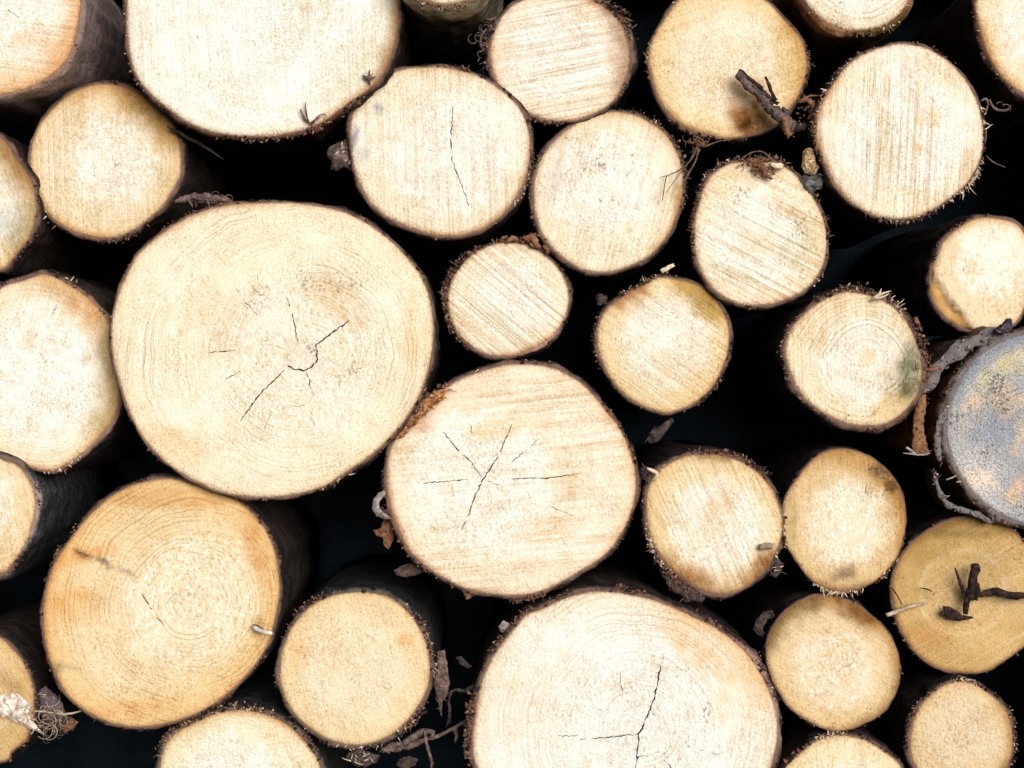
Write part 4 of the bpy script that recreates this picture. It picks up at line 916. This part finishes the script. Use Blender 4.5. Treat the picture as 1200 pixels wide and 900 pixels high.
flake('bark_flake', 'smooth purple bark flake behind the curly root tangle', 'bark flake', [(42,812),(50,806),(58,810),(66,816),(73,826),(76,838),(70,852),(60,856),(50,848),(44,832)], .008, plain_mat('violet bark', (.075,.052,.062), (.17,.125,.135), 90), 4, .4, 3, fibres=8, fmats=[STRAW])
flake('bark_flake', 'red-brown bark shard hanging below the root tangle', 'bark flake', [(76,846),(84,842),(91,846),(86,853),(78,858),(73,858)], .002, SCRAPR, 3, .2, 2)
def t2(b, rnd, off): curls(b, rnd, W(1168, 122, -.004), 6, .005, .0007, 0, off, (.006, .003))
sticks('fibre_tangle', 'loose mauve-brown fibre curls drifting off the right rim of the bright cream log', 'fibre curl', [([(1150,118),(1156,114),(1158,122),(1154,136)], [1.2, 1.6, 1.0, .6], (.0, .0)), ([(1160,116),(1164,127),(1173,131),(1183,128),(1184,123)], [1.2, 1.4, 1.6, 1.4, .6], (.0, .004)), ([(1154,150),(1156,160),(1153,170)], [1, 1.6, .8], (.0, .0)), ([(1156,182),(1163,190),(1178,196)], [.8, .7, .4], (.0, .0))], [SCRAP], -.014, extra=t2)
sticks('fibre_tangle', 'pale frayed fibres sticking up from the top of the crisp-ringed log', 'fibre tuft', [([(1022,352),(1030,345),(1044,341)], [2.2, 2.0, .5], (.0, -.006)), ([(1030,345),(1033,338)], [1.4, .4], (-.002, -.002)), ([(1024,350),(1036,348),(1042,344)], [1.5, 1.4, .4], (-.003, -.003))], [PALE], -.022, rough=.3)
sticks('fibre_tangle', 'dark root fibres clinging to the bottom corner of the chalk-white giant', 'fibre tuft', [([(352,128),(357,140),(366,146)], [1.0, 1.6, .8], (.0, .0)), ([(358,120),(358,132),(362,142)], [.6, 1.2, .8], (.0, .0)), ([(366,146),(372,136),(380,132),(383,137)], [.8, .8, .8, .4], (.0, .0)), ([(364,144),(370,140),(376,137)], [1.2, 1.2, .4], (.0, .0))], [DARKF], -.04)
sticks('fibre_tangle', 'brown bark shreds where the chalk-white giant meets the upright-cracked log', 'fibre tuft', [([(425,88),(433,92),(440,90)], [1.0, 2.2, .8], (.0, .0)), ([(433,82),(433,94),(434,100)], [.6, 1.8, .6], (.0, .0)), ([(428,94),(437,86)], [.8, .6], (.0, .0))], [DARKF], -.04)
def t3(b, rnd, off): curls(b, rnd, W(566, 50, .0), 26, .006, .0009, 0, off, (.004, .013))
sticks('fibre_tangle', 'curled dark bark threads along the left rim of the slant-sawn pinkish log', 'fibre tuft', [([(568,22),(576,24),(582,20)], [1, 1.8, 1], (.0, .0)), ([(570,34),(563,42),(563,54),(570,62)], [1, 2, 2, 1], (.0, .0))], [SCRAP], .0, extra=t3)
def t4(b, rnd, off): curls(b, rnd, W(1082, 425, -.01), 20, .006, .0012, 0, off, (.006, .012))
sticks('bark_shreds', 'shaggy brown bark shreds between the crisp-ringed log and the weathered grey one', 'bark shreds', [([(1072,372),(1076,381),(1073,390)], [2.4, 3.2, 1.8], (.0, .0)), ([(1078,395),(1081,406),(1076,413)], [1.2, 1.6, 1], (.0, .0)), ([(1082,432),(1092,434),(1102,430),(1104,436)], [1.6, 2.0, 1.6, 1], (-.006, -.006)), ([(1086,444),(1094,438)], [1.2, .6], (-.006, -.006))], [SCRAPR], -.008, extra=t4)
sticks('straw', 'wispy white straw in the gap under the weathered grey log', 'straw', [([(1058,531),(1068,532),(1082,533),(1090,531)], [.5, 1.2, 1.0, .4], (.0, .0)), ([(1062,524),(1068,529),(1074,531)], [1.6, 1.6, .5], (.0, .0))], [GREYF], -.002)
sticks('straw', 'two short pale straws inside the peeled bark hollow of the grey log', 'straw', [([(1109,562),(1116,560),(1121,557)], [.9, 1.0, .4], (.0, .0)), ([(1121,565),(1127,564),(1131,566)], [1.2, 1.2, .6], (.0, .0))], [STRAW], .0)

# strip of rusty bark torn from the rim of the star-cracked log: a part of that log
tb = flake('torn_bark', None, None, [(462,516),(468,503),(477,491),(486,478),(496,470),(505,462),(516,457),(529,455),(520,463),(524,466),(512,472),(503,482),(494,487),(488,497),(478,503),(473,513)], -.0265,
           plain_mat('rust orange bark', (.20,.075,.03), (.62,.29,.12), 140), 2.5, .1, 3, fibres=60, fmats=[REDF, DARKF, SCRAPR], flen=7)
tb.location = tb.location - STAR.location; tb.parent = STAR

# ------------------------------------------------------------------ setting
def plane_obj(name, quad, mat):
    me = bpy.data.meshes.new(name); me.from_pydata(quad, [], [(0, 1, 2, 3)]); me.materials.append(mat)
    o = bpy.data.objects.new(name, me); C.objects.link(o); o['kind'] = 'structure'; return o
plane_obj('ground', [(-60, -60, 0), (60, -60, 0), (60, 60, 0), (-60, 60, 0)], earth_mat('forest soil', (.030, .022, .016), (.075, .056, .038), 6))
me = bpy.data.meshes.new('backdrop')  # added shell with front cheeks, keeps stray light out of the gaps
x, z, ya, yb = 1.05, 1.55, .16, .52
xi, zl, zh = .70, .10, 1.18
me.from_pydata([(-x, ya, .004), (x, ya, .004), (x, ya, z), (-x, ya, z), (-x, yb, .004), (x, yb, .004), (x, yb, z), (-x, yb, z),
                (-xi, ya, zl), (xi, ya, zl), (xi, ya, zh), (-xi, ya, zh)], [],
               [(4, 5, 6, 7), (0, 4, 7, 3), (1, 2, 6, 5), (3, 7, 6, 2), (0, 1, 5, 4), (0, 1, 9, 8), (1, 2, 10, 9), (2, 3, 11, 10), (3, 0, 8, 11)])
me.materials.append(earth_mat('gap shade shell', (.006, .013, .021), (.014, .024, .034), 12))  # blue-black colour stands in for deep shade between the logs
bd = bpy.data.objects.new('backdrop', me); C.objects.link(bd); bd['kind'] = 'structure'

# ------------------------------------------------------------------ light
w = bpy.data.worlds.new('World'); S.world = w; w.use_nodes = True
nt = w.node_tree; nt.nodes.clear()
sky = nt.nodes.new('ShaderNodeTexSky'); sky.sky_type = 'NISHITA'; sky.sun_disc = False
EL, AZ = math.radians(13), math.radians(20)      # low hazy sun behind the camera, a little to its right
sky.sun_elevation = EL; sky.sun_rotation = math.pi - AZ
bg = nt.nodes.new('ShaderNodeBackground'); bg.inputs['Strength'].default_value = .075
ow = nt.nodes.new('ShaderNodeOutputWorld')
nt.links.new(sky.outputs[0], bg.inputs[0]); nt.links.new(bg.outputs[0], ow.inputs[0])
sl = bpy.data.lights.new('sun', 'SUN'); sl.energy = 4.1; sl.angle = math.radians(45); sl.color = (1, .99, .975)
so = bpy.data.objects.new('sun', sl); C.objects.link(so)
d = Vector((math.sin(AZ) * math.cos(EL), -math.cos(AZ) * math.cos(EL), math.sin(EL)))
so.rotation_euler = d.to_track_quat('Z', 'Y').to_euler(); so.location = d * 5

cam = bpy.data.cameras.new('camera'); co = bpy.data.objects.new('camera', cam); C.objects.link(co)
co.location = (0, -D, ZC); co.rotation_euler = (math.pi / 2, 0, 0)
cam.sensor_width = 36; cam.lens = 36 * D / 1.2; cam.clip_start = .05; cam.clip_end = 500
S.camera = co
S.view_settings.view_transform = 'Standard'; S.view_settings.look = 'None'; S.view_settings.exposure = 0
S.render.engine = 'CYCLES'
